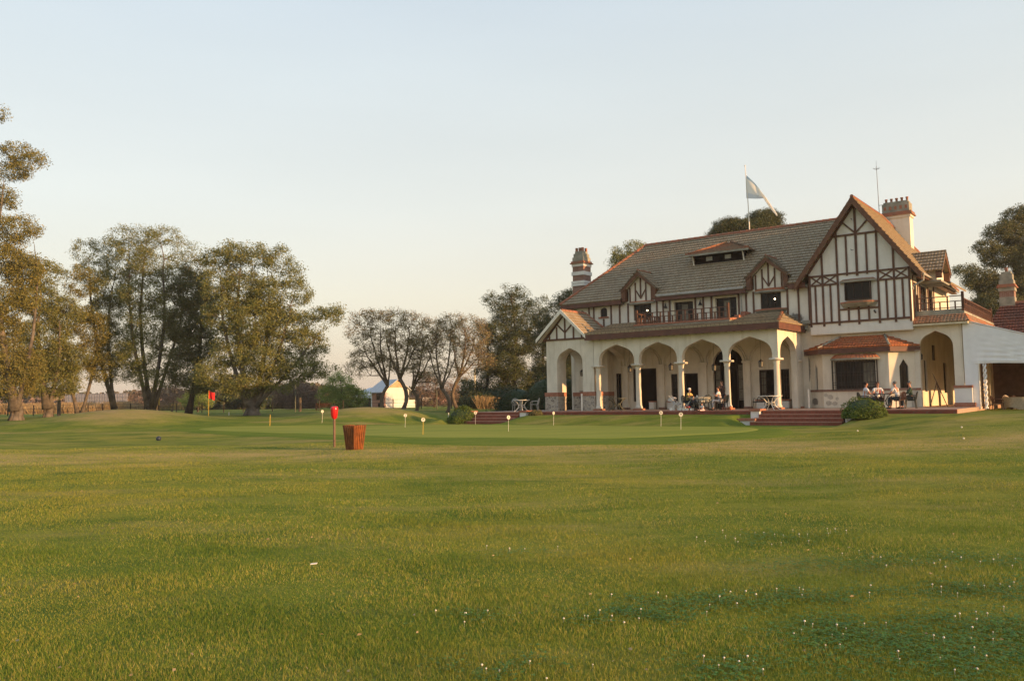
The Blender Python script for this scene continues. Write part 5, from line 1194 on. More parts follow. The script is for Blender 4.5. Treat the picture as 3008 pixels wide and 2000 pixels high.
# empty tables and bench
furn_table('garden_table','large round white metal table with curved legs at the top of the central steps',W(.30,-1.55,0),.64,.76,M['plastic_white'],4,rz=.2)
furn_table('garden_table','round green metal table with crossed legs in front of the left arches',W(-9.15,-1.5,0),.66,.76,M['green_metal'],4,rz=.5)
t_=furn_table('garden_table','round white table beside the pier above the left hand steps',W(-16.35,-1.4,0),.56,.76,M['plastic_white'],4,rz=.3)
for k,(du,dv,rz_,lb) in enumerate(((-.75,.5,-2.2,'pale grey chair left of the round white table by the left hand steps'),(.72,.45,2.0,'pale grey chair right of the round white table by the left hand steps'))):
    chair(ch_white,-16.35+du,-1.4+dv,rz_,lb,'pale chairs beside the left hand steps')
def bench(u,v,rz):
    t=thing('bench','black iron bench with a rounded back under the right hand arch','bench',W(u,v,0),ANG+rz)
    m=MB(); m.box(-.62,.62,-.2,.24,.38,.45); m.build('seat',M['iron'],t)
    m=MB(); m.tube([(-.55,-.2,.42)]+[(-.55*math.cos(a),-.26,.45+.42*math.sin(a)) for a in [math.pi*i/12 for i in range(13)]]+[(.55,-.2,.42)],.022,6)
    for i in range(13): x=-.48+i*.08; m.beam((x,-.24,.44),(x,-.27,.45+.42*math.sqrt(max(.02,1-(x/.55)**2))),.035,.012,(1,0,0))
    m.build('backrest',M['iron'],t)
    for x in (-.58,.58):
        for y in (-.18,.2): m=MB(); m.tube([(x,y,.4),(x*1.02,y*1.1,.0)],.02,6); m.build('leg',M['iron'],t)
        m=MB(); m.tube([(x,-.2,.6),(x,.1,.62),(x,.22,.45)],.02,6); m.build('armrest',M['iron'],t)
bench(-1.05,1.3,math.pi)
# golf bags by the left bay
for i,(u,v,c,lb) in enumerate(((-12.95,1.3,'cloth_dark','black golf bag on a trolley leaning by the left stone pier'),(-13.35,1.75,'cloth_brown','dark brown golf bag standing behind the black one'))):
    t=thing('golf_bag',lb,'golf bag',W(u,v,0),ANG+.4*i,'golf bags in the left bay of the porch')
    m=MB(); m.tube([(0,0,.12),(-.1,-.05,.5),(-.25,-.12,.95)],[.13,.14,.16],12); m.build('bag',M[c],t)
    m=MB(); m.tube([(.08,-.12,.3),(-.12,-.22,.72)],.06,8); m.build('pocket',M['cloth_navy'],t)
    for k in range(4): m=MB(); m.tube([(-.22+.04*k,-.12+.03*k,.85),(-.36+.06*k,-.2+.05*k,1.22)],.008,5); m.ball((-.37+.06*k,-.2+.05*k,1.25),(.03,.045,.03),8,5); m.build('golf_club',M['iron'],t)
    for s in (-1,1): m=MB(); m.tube([(.12,s*.22-.015,.13),(.12,s*.22+.015,.13)],.13,16); m.build('wheel',M['rubber'],t)
# lanterns in the arches
def lantern(u,v,z,label,chain):
    t=thing('lantern',label,'lantern',W(u,v,z),ANG,'iron lanterns hanging in the porch')
    m=MB()
    for k in range(6):
        a=k*math.pi/3; m.beam((.12*math.cos(a),.12*math.sin(a),0),(.15*math.cos(a),.15*math.sin(a),.28),.014,.014)
    m.lathe([(.12,-.02),(.13,0),(.12,.01)],n=6); m.lathe([(.17,.28),(.13,.33),(.05,.40),(.015,.46)],n=6); m.build('cage',M['iron'],t)
    m=MB(); m.lathe([(.11,.01),(.135,.275)],n=6); m.build('lantern_glass',M['curtain'],t)
    m=MB(); m.tube([(0,0,.45),(0,0,.45+chain)],.008,4); m.build('chain',M['iron'],t)
for u,v,z,lb in ((-9.58,1.0,2.42,'hanging iron lantern in the first arch from the left'),(-6.72,1.0,2.42,'hanging iron lantern in the second arch from the left'),(-3.93,1.0,2.30,'hanging iron lantern in front of the arched entrance'),(-1.08,1.0,2.42,'hanging iron lantern in the arch nearest the tall gable'),(-13.5,1.6,2.28,'hanging iron lantern in the small gabled bay')): lantern(u,v,z,lb,4.42-z-.45)
# white posts
for i,(u,v,hh,lb) in enumerate(((-12.35,-.35,1.02,'short white post in front of the left stone pier'),(.95,2.9,1.05,'short white post against the stained wall beside the porch'),(-14.85,1.2,.85,'thin white post behind the left bay arch'))):
    m=MB(); m.tube([(0,0,0),(0,0,hh)],.05 if i<2 else .03,10); m.ball((0,0,hh),.06 if i<2 else .035,10,6); o=m.build('white_post',M['white_paint'],smooth=False); o.location=W(u,v,0); tag(o,lb,'post','white posts on the terrace')
# easel-like frame in the gallery opening, wall picture, lanterns
m=MB(); m.beam((-.42,0,0),(-.02,0,1.35),.04,.04,(0,1,0)); m.beam((.45,.0,0),(-.22,.0,1.85),.04,.04,(0,1,0)); m.beam((0,.5,0),(-.02,.05,1.35),.04,.04,(1,0,0)); o=m.build('easel',M['timber']); o.location=W(7.35,4.9,0); o.rotation_euler=(0,0,ANG); tag(o,'bare wooden easel standing inside the right hand arched opening','easel')
t=thing('picture','dark framed picture high on the gallery wall inside the right hand arch','picture',W(6.43,9.3,3.15),ANG); m=MB(); m.box(.0,.04,-.3,.3,-.45,.45); m.build('frame',M['frame'],t); m=MB(); m.box(.042,.05,-.2,.2,-.35,.35); m.build('canvas',M['curtain'],t)
m=MB(); m.tube([(0,0,.25),(.18,0,.3),(.2,0,.2)],.012,5); m.lathe([(.03,.2),(.09,.12),(.07,-.12),(.02,-.16)],(.2,0,0),8); o=m.build('wall_lantern',M['iron']); o.location=W(6.43,4.75,2.75); o.rotation_euler=(0,0,ANG); tag(o,'iron wall lantern at the left edge inside the right hand arch','lantern')
# tables in the marquee
for u,v,lb in ((11.0,7.2,'banquet table with a long grey cloth just inside the marquee'),(11.6,10.6,'banquet table with a long grey cloth deeper inside the marquee')):
    z=-.30; t=furn_table('banquet_table',lb.replace('with a long grey cloth','hidden under its cloth'),W(u,v,z),.8,.74,M['timber'],4,'banquet tables in the marquee'); clothobj('tablecloth',lb.replace('banquet table with a ',''),W(u,v,z),.82,.745,.6,M['linen'],group='cloths on the marquee tables')
for k,(u,v,r_) in enumerate(((10.0,6.6,-1.2),(10.4,8.3,-2.2),(10.7,9.9,-1.))):
    c=chair(ch_brown,u,v,r_,('brown chair at the left of the nearer marquee table','brown chair behind the nearer marquee table','brown chair beside the farther marquee table')[k],'brown chairs in the marquee'); c.location=W(u,v,-.30)
# ------------------------------------------------------------------ flag, antenna
t=thing('flagpole','slim white pole on the main roof ridge carrying a pale blue and white flag','flagpole',W(-4.3,8.55,11.6),ANG)
m=MB(); m.tube([(0,0,0),(-.05,0,2.4),(-.16,0,4.72)],[.04,.032,.022],8); m.ball((-.16,0,4.75),.05,8,6); m.build('pole',M['white_paint'],t)
fm,nt_,pp,NN,LL_=newmat('flag_cloth'); tcx=NN.new('ShaderNodeTexCoord').outputs['UV']; sp_=NN.new('ShaderNodeSeparateXYZ'); LL_.new(tcx,sp_.inputs[0])
rpm=NN.new('ShaderNodeValToRGB'); rpm.color_ramp.interpolation='CONSTANT'; e_=rpm.color_ramp.elements; e_[0].position=0; e_[0].color=(.66,.70,.75,1); e_[1].position=.25; e_[1].color=(.85,.84,.80,1); q_=e_.new(.88); q_.color=(.36,.50,.66,1); LL_.new(sp_.outputs[1],rpm.inputs[0]); LL_.new(rpm.outputs[0],pp.inputs['Base Color']); pp.inputs['Roughness'].default_value=.8
trn=NN.new('ShaderNodeBsdfTranslucent'); LL_.new(rpm.outputs[0],trn.inputs[0]); mxx=NN.new('ShaderNodeMixShader'); mxx.inputs[0].default_value=.55; LL_.new(pp.outputs[0],mxx.inputs[1]); LL_.new(trn.outputs[0],mxx.inputs[2]); LL_.new(mxx.outputs[0],NN['Material Output'].inputs[0])
m=MB(); nu,nv=30,10; gp=[]
for i in range(nu+1):
    s_=i/nu; row=[]
    # hanging in folds: hoist spread, fly end gathered and drooping
    topz=4.12-2.75*s_**1.15; botz=min(topz-.30-.06*math.sin(s_*9),4.12-1.62-.35*s_)
    for j in range(nv+1):
        t2=j/nv; z=botz+(topz-botz)*t2; x=2.0*s_-.15+.05*math.sin(t2*7+s_*4)*s_; y=(.10+.25*s_)*math.sin(t2*6+s_*7)*s_**.5
        row.append((x,y,z))
    gp.append(row)
for i in range(nu):
    for j in range(nv): m.face([gp[i][j],gp[i+1][j],gp[i+1][j+1],gp[i][j+1]],[(i/nu,j/nv),((i+1)/nu,j/nv),((i+1)/nu,(j+1)/nv),(i/nu,(j+1)/nv)])
# emblem: small golden sun on the white band
f_=m.build('flag',fm,t,smooth=True)
t=thing('antenna','thin dark lightning rod with a starburst tip beside the five pot chimney','antenna',W(3.35,11.0,11.9),ANG)
m=MB(); m.tube([(.05,0,0),(0,0,3.55)],[.022,.014],6); m.build('mast',M['iron'],t); m=MB(Matrix.Translation((0,0,-1.05)))
for k in range(8): a=k*math.pi/4; m.tube([(0,0,4.35),(.22*math.cos(a),.22*math.sin(a),4.45)],.008,4)
m.tube([(0,0,4.6),(0,0,4.95)],.008,4); m.tube([(.03,0,2.0),(.35,0,2.0)],.015,4); m.build('tip',M['iron'],t)
# ------------------------------------------------------------------ lawn objects
def on(x,y,dz=0): return (x,y,h(x,y)+dz)
BX,BY=-5.56,29.7
t=thing('litter_bin','square tapering bin of varnished wooden slats standing on the lawn','litter bin',on(BX,BY,-.01),R(34))
M['slat']=simple('varnished_slat',(.27,.085,.02),.38,.3,5,.2,spec=.4,c2=(.11,.035,.012),bscale=30)
nS=6; r0,r1,Hh=.215,.295,.86
for sd_ in range(4):
    a=sd_*math.pi/2+R(20); ca,sa=math.cos(a),math.sin(a); tr=lambda x,y,z:(x*ca-y*sa,x*sa+y*ca,z)
    for i in range(nS):
        f=(i+.5)/nS*2-1; hw0=r0/nS*.64; hw1=r1/nS*.68; m=MB()
        hh_=Hh+random.uniform(-.012,.012)
        m.prism([tr(f*r0-hw0,-r0,0),tr(f*r0+hw0,-r0,0),tr(f*r1+hw1,-r1,hh_),tr(f*r1-hw1,-r1,hh_)],tuple(Vector(tr(0,.022,.002)))); m.build('slat',M['slat'],t)
m=MB(); m.lathe([(.27,.02),(.30,.4),(.34,.80)],n=4) if False else None
m.prism([(x,y,.03) for x,y in [(math.cos(R(65)+k*math.pi/2)*.255,math.sin(R(65)+k*math.pi/2)*.255) for k in range(4)]],(0,0,.72)); m.build('liner',M['dark'],t)
t=thing('ball_washer','red ball washer on a dark steel post beside the slatted bin','ball washer',on(-6.62,31.4),0)
m=MB(); m.tube([(0,0,-.02),(0,0,1.08)],.045,10); m.build('post',simple('rusty_post',(.14,.08,.055),.5,.3,6),t)
m=MB(); m.lathe([(.05,1.03),(.10,1.08),(.125,1.2),(.14,1.38),(.14,1.46),(.12,1.49),(.04,1.5)],n=18); m.build('body',M['red_gloss'],t,smooth='auto'); m=MB(); m.lathe([(.02,1.5),(.02,1.56),(.05,1.57),(.05,1.6)],n=10); m.build('plunger',M['rubber'],t)
# numbered practice hole markers on the putting green
M['disc']=simple('marker_disc',(.62,.60,.53),.5,.05,6)
nums=['2','3','7','4','5','6','9','4']
MK=[(-12.3,54.6),(-6.2,48.6),(-4.15,38.9),(-.25,41.3),(2.25,47.6),(7.5,43.2),(7.6,38.6),(-2.4,53.5)]
lbs=['numbered white disc on a thin stick far left behind the red ball washer','numbered white disc on a thin stick left of the left hand bush','nearest and largest numbered white disc on the putting green','numbered white disc on a thin stick in front of the left hand steps','white disc marker turned edge on below the left stone piers','numbered white disc on the far right of the green, left one of the pair','numbered white disc on the far right of the green, right one of the pair','white disc marker in front of the left hand bush']
for i,((x,y),nm,lb) in enumerate(zip(MK,nums,lbs)):
    rz_=math.atan2(y,x)-math.pi/2+(.9 if i==4 else (.5 if i in (0,3) else .12))
    t=thing('hole_marker',lb,'marker',on(x,y,.02),rz_,'numbered markers on the putting green')
    m=MB(); m.tube([(0,0,-.02),(.02,0,.62)],.008,6); m.build('stick',M['yellow'] if i==2 else M['plastic_white'],t)
    m=MB(); n=18; m.prism([(.02+.093*math.cos(2*math.pi*k/n),-.008,.71+.093*math.sin(2*math.pi*k/n)) for k in range(n)],(0,.016,0)); d_=m.build('disc',M['disc'],t)
    cu=bpy.data.curves.new('digit','FONT'); cu.body=nm; cu.size=.16; cu.align_x='CENTER'; cu.align_y='CENTER'; cu.extrude=.002
    do=bpy.data.objects.new('number',cu); COL.objects.link(do); dg=bpy.context.evaluated_depsgraph_get(); me=bpy.data.meshes.new_from_object(do.evaluated_get(dg)); bpy.data.objects.remove(do)
    do=bpy.data.objects.new('number',me); me.materials.clear(); me.materials.append(M['rubber']); COL.objects.link(do); do.parent=t; do.location=(.02,-.011,.71); do.rotation_euler=(R(90),0,0)
# thin sticks, flags
def stick(x,y,hh,mat,label,name='marker_stick',r=.015,lean=.02): m=MB(); m.tube([(0,0,0),(lean,0,hh)],r,6); o=m.build(name,mat); o.location=on(x,y); tag(o,label,'marker')
stick(-15.2,53.0,.75,M['yellow'],'thin yellow and white stick on the far left part of the green')
stick(-4.4,57.5,.45,M['plastic_white'],'short white stake on the slope left of the left hand bush','white_stake',.03)
stick(-24.8,74,.25,M['plastic_white'],'small pale peg beyond the long mound','peg',.05) 
t=thing('golf_flag','red golf flag on a thin yellow pole beyond the putting green','flag',on(-23.7,66),0); m=MB(); m.tube([(0,0,0),(0,0,2.05)],.012,6); m.build('pole',M['yellow'],t)
m=MB()
for j in range(5):
    for i in range(6):
        q=lambda i,j:(.0+i*.075,.06*math.sin(i*1.1+j*.3),1.45+j*.14-(.03*i if j<3 else -.0)-(.02*i*i if j==4 else 0)*.5)
        m.face([q(i,j-0),q(i+1,j),q(i+1,j+1) if j<4 else q(i+1,j),q(i,j+1) if j<4 else q(i,j)]) if j<4 else None
m.build('flag',M['red_flag'],t,smooth=True)
m=MB(); m.tube([(0,0,0),(0,0,.9)],.05,8); m.k=1; m.tube([(0,0,.9),(0,0,2.7)],.05,8); o=m.build('distance_post',[M['timber'],M['yellow']]); o.location=on(-33.0,79); tag(o,'tall yellow topped post beside the multi stemmed pale trees','post')
m=MB(); m.ball((0,0,.09),.12,14,9); m.lathe([(.03,-.05),(.03,.05)],n=6); o=m.build('tee_marker',simple('marker_navy',(.02,.03,.05),.4,.1,5),smooth=True); o.location=on(-17.0,40.7); tag(o,'small dark round tee marker on the lawn left of the bin','tee marker')
GB=[(6.4,9.0,.03),(-5.3,24,.021)]
for i,(x,y,lb) in enumerate(((17.5,33.2,'white golf ball near the right hand end of the terrace'),(14.0,34.6,'white golf ball just below the terrace kerb beside the gallery'),(15.6,29.5,'white golf ball on the slope lower right of the bush'),(-2.0,8.5,'small scrap of white paper lying on the left foreground lawn'))):
    m=MB(); 
    if i<3: m.ball((0,0,.02),.032,10,7); o=m.build('golf_ball',M['white_paint'],smooth=True); c_='golf ball'
    else: m.prism([(-.03,-.014,.03),(.03,-.01,.035),(.034,.014,.04),(-.028,.01,.035)],(0,0,.006)); o=m.build('paper_scrap',M['white_paint']); c_='paper'
    o.location=on(x,y,.01); tag(o,lb,c_)
m=MB(); m.tube([(0,0,-.05),(.01,0,.62)],.035,8); o=m.build('white_stake',M['plastic_white']); o.location=W(5.05,-4.5,-.66); tag(o,'short white stake at the right foot of the central steps','marker')
# ------------------------------------------------------------------ trees
cr_,sr_=math.cos(ROLL),math.sin(ROLL)
K=3008/2358.
def at(dx,dy,Y):      # photo direction (2358 px wide copy) at distance Y -> world point
    x=(dx*K-1504)/FPX; y=(1000-dy*K)/FPX; a=x*cr_+y*sr_; b=-x*sr_+y*cr_
    f=math.cos(PITCH)-b*math.sin(PITCH); return Vector((a/f*Y,Y,CH+(math.sin(PITCH)+b*math.cos(PITCH))/f*Y))
def mpp(Y): return K*Y/FPX
def tree(name,label,group,basedx,Y,lobes,leaf,bark,clump=.9,nleaf=70,lsize=.22,dens=1.,stems=None,trunk=.35,twig=0,up=.35,depth=.9,seed=0,asp=.42,droop=.0,spread=1.,fork=None,cat='tree',gap=0.):
    clump*=.62; trunk*=.5; nleaf=int(nleaf*1.0); lsize*=.80; dens*=2.1
    rs=random.Random(seed+int(basedx*10)); rg=np.random.default_rng(seed+int(basedx*7)%9999+11)
    b=at(basedx,940,Y); bx,by=b.x,b.y; bz=h(bx,by)-.1
    t=thing(name,label,cat,(bx,by,bz),0,group)
    k=mpp(Y); L_=[]
    for lb in lobes:
        dx,dy,rx,ry=lb[:4]; off=lb[4] if len(lb)>4 else 0
        c=at(dx,dy,Y); L_.append((c.x-bx,off+rs.uniform(-.4,.4)*rx*k*depth*.5,c.z-bz,rx*k*1.1,max(rx,ry)*k*depth,ry*k*1.08))
    # clump centres
    cl=[]
    for (cx,cy,cz,rx,ry,rz) in L_:
        n=int(dens*max(4,rx*ry*rz*4.19/(clump**3*2.6)))
        tries=0; got=0
        while got<n and tries<n*8:
            tries+=1; v=Vector((rs.gauss(0,1),rs.gauss(0,1),rs.gauss(0,1))).normalized()*rs.uniform(.35,1)**.5
            p=Vector((cx+v.x*rx*.92,cy+v.y*ry*.9,cz+v.z*rz*.92))
            if any((p-q).length_squared<(clump*.55)**2 for q in cl[-220:]): continue
            if gap and math.sin(p.x*1.3/clump+seed)*math.sin(p.z*1.1/clump+1.7*seed)*math.sin(p.y*1.2/clump)>1-gap: continue
            cl.append(p); got+=1
    # skeleton
    nodes=[]; mb=MB()
    top=max(c[2]+c[5]*.4 for c in L_)
    if stems is None: stems=[(0,0)]
    bole=0; F0_=None
    if fork:
        e=at(fork[0],fork[1],Y); F0_=Vector((e.x-bx,rs.uniform(-.2,.2),e.z-bz)); n=6; cv=(F0_.z*.18)*(1 if F0_.x<0 else -1)
        ps=[Vector((F0_.x*i/n+cv*math.sin(math.pi*i/n),F0_.y*i/n,F0_.z*i/n)) for i in range(n+1)]; mb.tube(ps,[trunk*1.5]+[trunk*(1.1-.12*i/n) for i in range(1,n+1)],9)
    if len(stems)>=2 and trunk>.2 and not fork:
        bole=.9+trunk*2.2; sp_=max(abs(q[0]) for q in stems)*k; rb=trunk*(.7+.16*len(stems))+sp_*.3
        ps=[Vector((rs.uniform(-.06,.06)*i,rs.uniform(-.04,.04)*i,bole*i/5)) for i in range(6)]; mb.tube(ps,[rb*1.45,rb*1.12,rb*1.0,rb*.95,rb*.9,rb*.7],12)
        for q in range(5): a_=q*1.3+rs.random(); mb.tube([(math.cos(a_)*rb*.75,math.sin(a_)*rb*.75,bole*.7),(math.cos(a_)*rb*.95,math.sin(a_)*rb*.95,bole*.3),(math.cos(a_)*rb*1.5,math.sin(a_)*rb*1.5,-.1)],[rb*.18,rb*.3,rb*.34],6)
    for (ddx,tdx,*r_) in stems:   # base offset px, top px, optional top y, radius factor
        tdy=r_[0] if r_ else None; rf=r_[1] if len(r_)>1 else 1.
        e=at(tdx,tdy if tdy else 700,Y) if tdy or tdx else Vector((bx,by,bz+top))
        e=Vector((e.x-bx,rs.uniform(-1.,1.)*spread,e.z-bz)); s0=Vector((ddx*k*(.7 if bole else 1),rs.uniform(-.2,.2)*(len(stems)>1),bole*.55)) if F0_ is None else F0_.copy(); n=9; ps=[];rr=[]
        r0=trunk*rf*(.62 if fork else 1)
        for i in range(n+1):
            tt=i/n; q=s0.lerp(e,tt); bow=math.sin(tt*math.pi)*.12*(e-s0).length*(1 if e.x<s0.x else -1)*-.4
            q.x+=bow+rs.uniform(-.08,.08)*tt*3*k*8; q.y+=rs.uniform(-.1,.1)*tt*2; q.z=s0.z+(e.z-s0.z)*(tt**.95); ps.append(q); rr.append(max(.02,r0*(1-tt)**.75+.012)*(1.45 if i==0 else 1))
            if i>=2: nodes.append((q.copy(),rr[-1]))
        mb.tube(ps,rr,9)
    cl.sort(key=lambda p:p.length+rs.uniform(0,1.5))
    cap=len(nodes)+len(cl)*4+4; NP=np.zeros((cap,3)); NR=np.zeros(cap); nn=len(nodes)
    for i,(q,r) in enumerate(nodes): NP[i]=q; NR[i]=r
    for p in cl:
        dv=np.array(p)-NP[:nn]; Dv=np.sqrt((dv**2).sum(1))+1e-6
        pen=Dv*(1+1.4*np.maximum(0,-dv[:,2]/Dv))+np.where(NR[:nn]>.03,0,.35)+np.where(Dv<.05,99,0); best=int(pen.argmin())
        q,r=nodes[best]; d=p-q; D=d.length; r1=min(r*.72,.012+.022*D); m_=4 if D>1.2 else 2
        c=q.lerp(p,.5)+Vector((rs.uniform(-.12,.12)*D,rs.uniform(-.12,.12)*D,-up*.25*D if d.z>0 else .1*D)); ps=[q];rr=[r1]
        for i in range(1,m_+1):
            tt=i/m_; x=q*(1-tt)**2+c*2*tt*(1-tt)+p*tt*tt; ps.append(x); rr.append(r1*(1-tt)**.8+.007); nodes.append((x,rr[-1])); NP[nn]=x; NR[nn]=rr[-1]; nn+=1
        mb.tube(ps,rr,5 if r1>.04 else 4,False)
    if twig:
        for p in cl:
            for _ in range(twig):
                v=Vector((rs.gauss(0,1),rs.gauss(0,1),rs.gauss(.5,.8))).normalized()*clump*rs.uniform(.6,1.25); m2=p+v*.5+Vector((rs.uniform(-.1,.1),0,rs.uniform(-.1,.1)))
                mb.tube([p,m2,p+v],[.014,.010,.006],3,False)
    mb.v=[(x+.05*trunk*math.sin(z*5+x*9)*2,y+.1*trunk*math.sin(z*4+y*11),z) if z<5 else (x,y,z) for x,y,z in mb.v]; mb.build('trunk',bark,t,smooth=True)
    C=np.array([[p.x,p.y,p.z] for p in cl]); n=len(C)
    N_=nleaf*n; ci=rg.integers(0,n,N_); sz=rg.uniform(.55,1.1,n)[ci]*clump
    g_=rg.normal(0,1,(N_,3)); g_/=np.linalg.norm(g_,axis=1)[:,None]; rad=rg.uniform(0,1,N_)**.55
    P=C[ci]+g_*(rad*sz*1.25)[:,None]*np.array([1,1,.72]); 
    P[:,2]=np.maximum(P[:,2],.3)
    a=rg.normal(0,1,(N_,3)); a[:,2]-=droop; a/=np.linalg.norm(a,axis=1)[:,None]; r3=rg.normal(0,1,(N_,3)); bb=np.cross(a,r3); bb/=np.linalg.norm(bb,axis=1)[:,None]
    ls=lsize*rg.uniform(.6,1.3,N_)[:,None]; A=P-a*ls*.5; B=P+bb*ls*asp*.5; Cc=P+a*ls*.5; D_=P-bb*ls*asp*.5
    V=np.stack([A,B,Cc,D_],1).reshape(-1,3); npmesh('crown',V,np.arange(len(V)).reshape(-1,4),leaf,t)
    return t
EG='tall gum trees along the left boundary'
tree('gum_tree','tallest gum tree at the left edge with high wispy tufts against the sky',EG,38,70,[(-12,262,22,18),(35,352,42,24),(72,372,32,22),(25,395,42,18),(5,450,30,26),(22,470,16,12),(35,528,52,32),(0,600,62,46),(50,620,50,40),(10,690,62,42),(60,690,30,30),(-10,760,60,50),(20,830,62,36),(10,890,60,26),(60,850,34,40),(-5,860,40,40)],M['euca_warm'],M['bark_pale'],clump=1.0,nleaf=125,lsize=.20,dens=.85,stems=[(0,20,420),(-3,-10,300,.8),(4,70,560,.6)],trunk=.62,seed=1,gap=.25)
tree('gum_tree','leafy gum tree with a thick leaning trunk, second from the left edge',EG,112,76,[(112,632,38,34),(85,690,52,40),(140,720,45,40),(100,780,60,45),(145,830,50,40),(75,850,50,35),(120,885,60,28),(100,850,50,30)],M['euca'],M['bark_pale'],clump=1.0,nleaf=115,lsize=.20,dens=.8,stems=[(0,105,660),(2,150,740,.6)],trunk=.6,seed=2,gap=.2)
tree('gum_tree','small forked gum tree with a reddish foot between larger trees, third from the left edge',EG,185,78,[(185,650,32,40),(165,735,50,42),(215,760,42,45),(185,820,60,36),(235,845,40,30),(150,860,30,28)],M['euca_warm'],M['bark_pale'],clump=1.0,nleaf=95,lsize=.19,dens=.7,stems=[(-3,150,760),(3,215,720,.8)],trunk=.38,seed=3,gap=.3)
tree('gum_tree','slender gum tree with a bent pale trunk left of the multi stemmed pair',EG,263,80,[(195,575,30,26),(215,630,38,40),(255,580,30,38),(262,660,50,48),(240,720,52,40),(270,785,52,45),(235,850,35,35),(285,850,40,30)],M['euca'],M['bark_pale'],clump=.95,nleaf=95,lsize=.18,dens=.75,stems=[(0,215,600),(2,262,600,.8)],trunk=.42,seed=4,gap=.3)
tree('gum_tree','tall pale gum tree with several thin stems and an airy pointed crown',EG,348,78,[(292,548,34,28),(330,545,34,28),(375,545,34,28),(418,575,32,34),(300,600,45,40),(350,610,50,42),(405,640,44,42),(330,680,62,40),(395,705,48,40),(345,750,60,40),(390,790,50,40),(320,815,50,40),(360,870,50,26)],M['euca'],M['bark_pale'],clump=1.0,nleaf=95,lsize=.18,dens=.72,stems=[(-10,300,560,.8),(-4,335,550),(2,380,560,.9),(8,425,600,.7)],trunk=.42,seed=5,gap=.3)
tree('gum_tree','darker gum tree with hanging foliage just left of the largest tree',EG,433,77,[(455,620,34,28),(440,670,46,44),(470,705,40,44),(425,745,44,46),(455,790,48,44),(425,850,44,40),(460,885,42,22)],M['euca_dark'],M['bark_dark'],clump=1.0,nleaf=125,lsize=.20,dens=.95,stems=[(0,452,640)],trunk=.5,seed=6,gap=.1,droop=.5)
tree('gum_tree','largest spreading gum tree with a thick many stemmed trunk, right of the other gums',EG,580,72,[(500,590,34,30),(530,590,42,34),(585,590,42,28),(640,600,34,34),(672,640,32,30),(500,655,40,40),(560,665,55,50),(620,680,50,46),(690,675,32,30),(520,730,50,45),(590,745,65,50),(660,750,55,42),(745,730,38,26),(768,718,22,16),(710,790,48,30),(540,810,55,40),(610,825,65,42),(690,845,58,28),(745,855,30,16),(495,860,50,32),(560,885,60,26),(640,880,45,22)],M['euca'],M['bark_pale'],clump=1.05,nleaf=125,lsize=.20,dens=.85,stems=[(-14,510,640,.8),(-7,555,600),(2,610,620,.9),(9,680,680,.8),(14,740,760,.6)],trunk=.5,seed=7,gap=.18)
JG='sparse domed trees beside the far house'
def jac(b,Y,lobes,label,seed,stems=None,tr=.30,fork=None): return tree('tipa_tree',label,JG,b,Y,lobes,M['jaca'],M['bark'],clump=.85,nleaf=48,lsize=.145,dens=.85,stems=stems,trunk=tr,twig=4,fork=fork,seed=seed,up=.1,asp=.5,gap=.15)
jac(887,74,[(838,735,32,20),(870,728,36,16),(820,770,26,30),(860,775,36,32),(850,825,42,28),(885,840,30,22),(820,850,28,18)],'leftmost sparse domed tree with a curved trunk in front of the far house',11,[(0,832,790),(0,848,745),(1,878,740),(1,898,790,.7)],fork=(893,888))
jac(923,73,[(905,732,36,18),(945,735,36,18),(925,775,42,32),(895,805,30,28),(955,800,30,28),(930,840,38,20)],'sparse domed tree with a straight trunk before the white gable of the far house',12,[(0,890,775),(0,912,735),(1,940,740),(1,962,775,.8)],.34,fork=(921,872))
jac(957,75,[(985,760,28,30),(965,800,34,30),(1000,800,24,26),(975,850,34,26),(1000,870,22,20)],'low forked tree just right of the far house',13,[(-3,950,830),(0,975,775),(3,1000,790,.8)],fork=(950,897))
jac(1030,72,[(1000,748,30,22),(1040,738,36,18),(990,785,28,28),(1030,785,36,30),(1005,840,26,26),(1040,850,24,20)],'sparse domed tree with a bent trunk left of the round bush',14,[(0,985,790),(0,1008,750),(1,1035,745),(1,1055,790,.7)],.28,fork=(1018,895))
jac(1055,78,[(1085,745,34,20),(1060,775,36,30),(1100,780,32,32),(1085,815,36,28),(1115,830,26,24),(1060,860,24,18)],'sparse domed tree leaning toward the dark evergreens behind the round bush',15,[(0,1045,770),(0,1072,750),(1,1098,760,.8),(1,1112,810,.7)],.32,fork=(1058,868))
CG='dark evergreens behind the left end of the terrace'
def cas(b,Y,lobes,label,seed,dn=1.): return tree('evergreen_tree',label,CG,b,Y,lobes,M['casua'],M['bark_dark'],clump=1.0,nleaf=150,lsize=.20,dens=dn,trunk=.4,stems=[(0,b,lobes[0][1])],seed=seed,asp=.34,gap=.22)
cas(1175,84,[(1180,668,22,16),(1145,690,28,18),(1200,695,30,22),(1170,725,42,24),(1215,745,30,26),(1150,765,40,28),(1190,790,46,36),(1165,840,50,36),(1195,880,46,30)],'tallest dark evergreen tree left of the clubhouse',21)
cas(1240,92,[(1248,700,16,18),(1240,730,28,24),(1262,760,26,26),(1235,790,32,30),(1255,835,34,34),(1235,880,34,28)],'thin dark evergreen tree right of the tallest one',22,.8)
cas(1300,84,[(1312,690,34,22),(1285,720,36,26),(1335,722,30,20),(1270,765,40,34),(1310,800,50,46),(1280,860,50,36),(1300,905,60,24)],'dark evergreen tree rising behind the small porch gable',23)
cas(1115,90,[(1110,745,20,14),(1120,770,26,20),(1130,800,30,26),(1125,850,34,30),(1120,895,40,24)],'brownish evergreen tree partly hidden behind the sparse domed trees',24,.7)
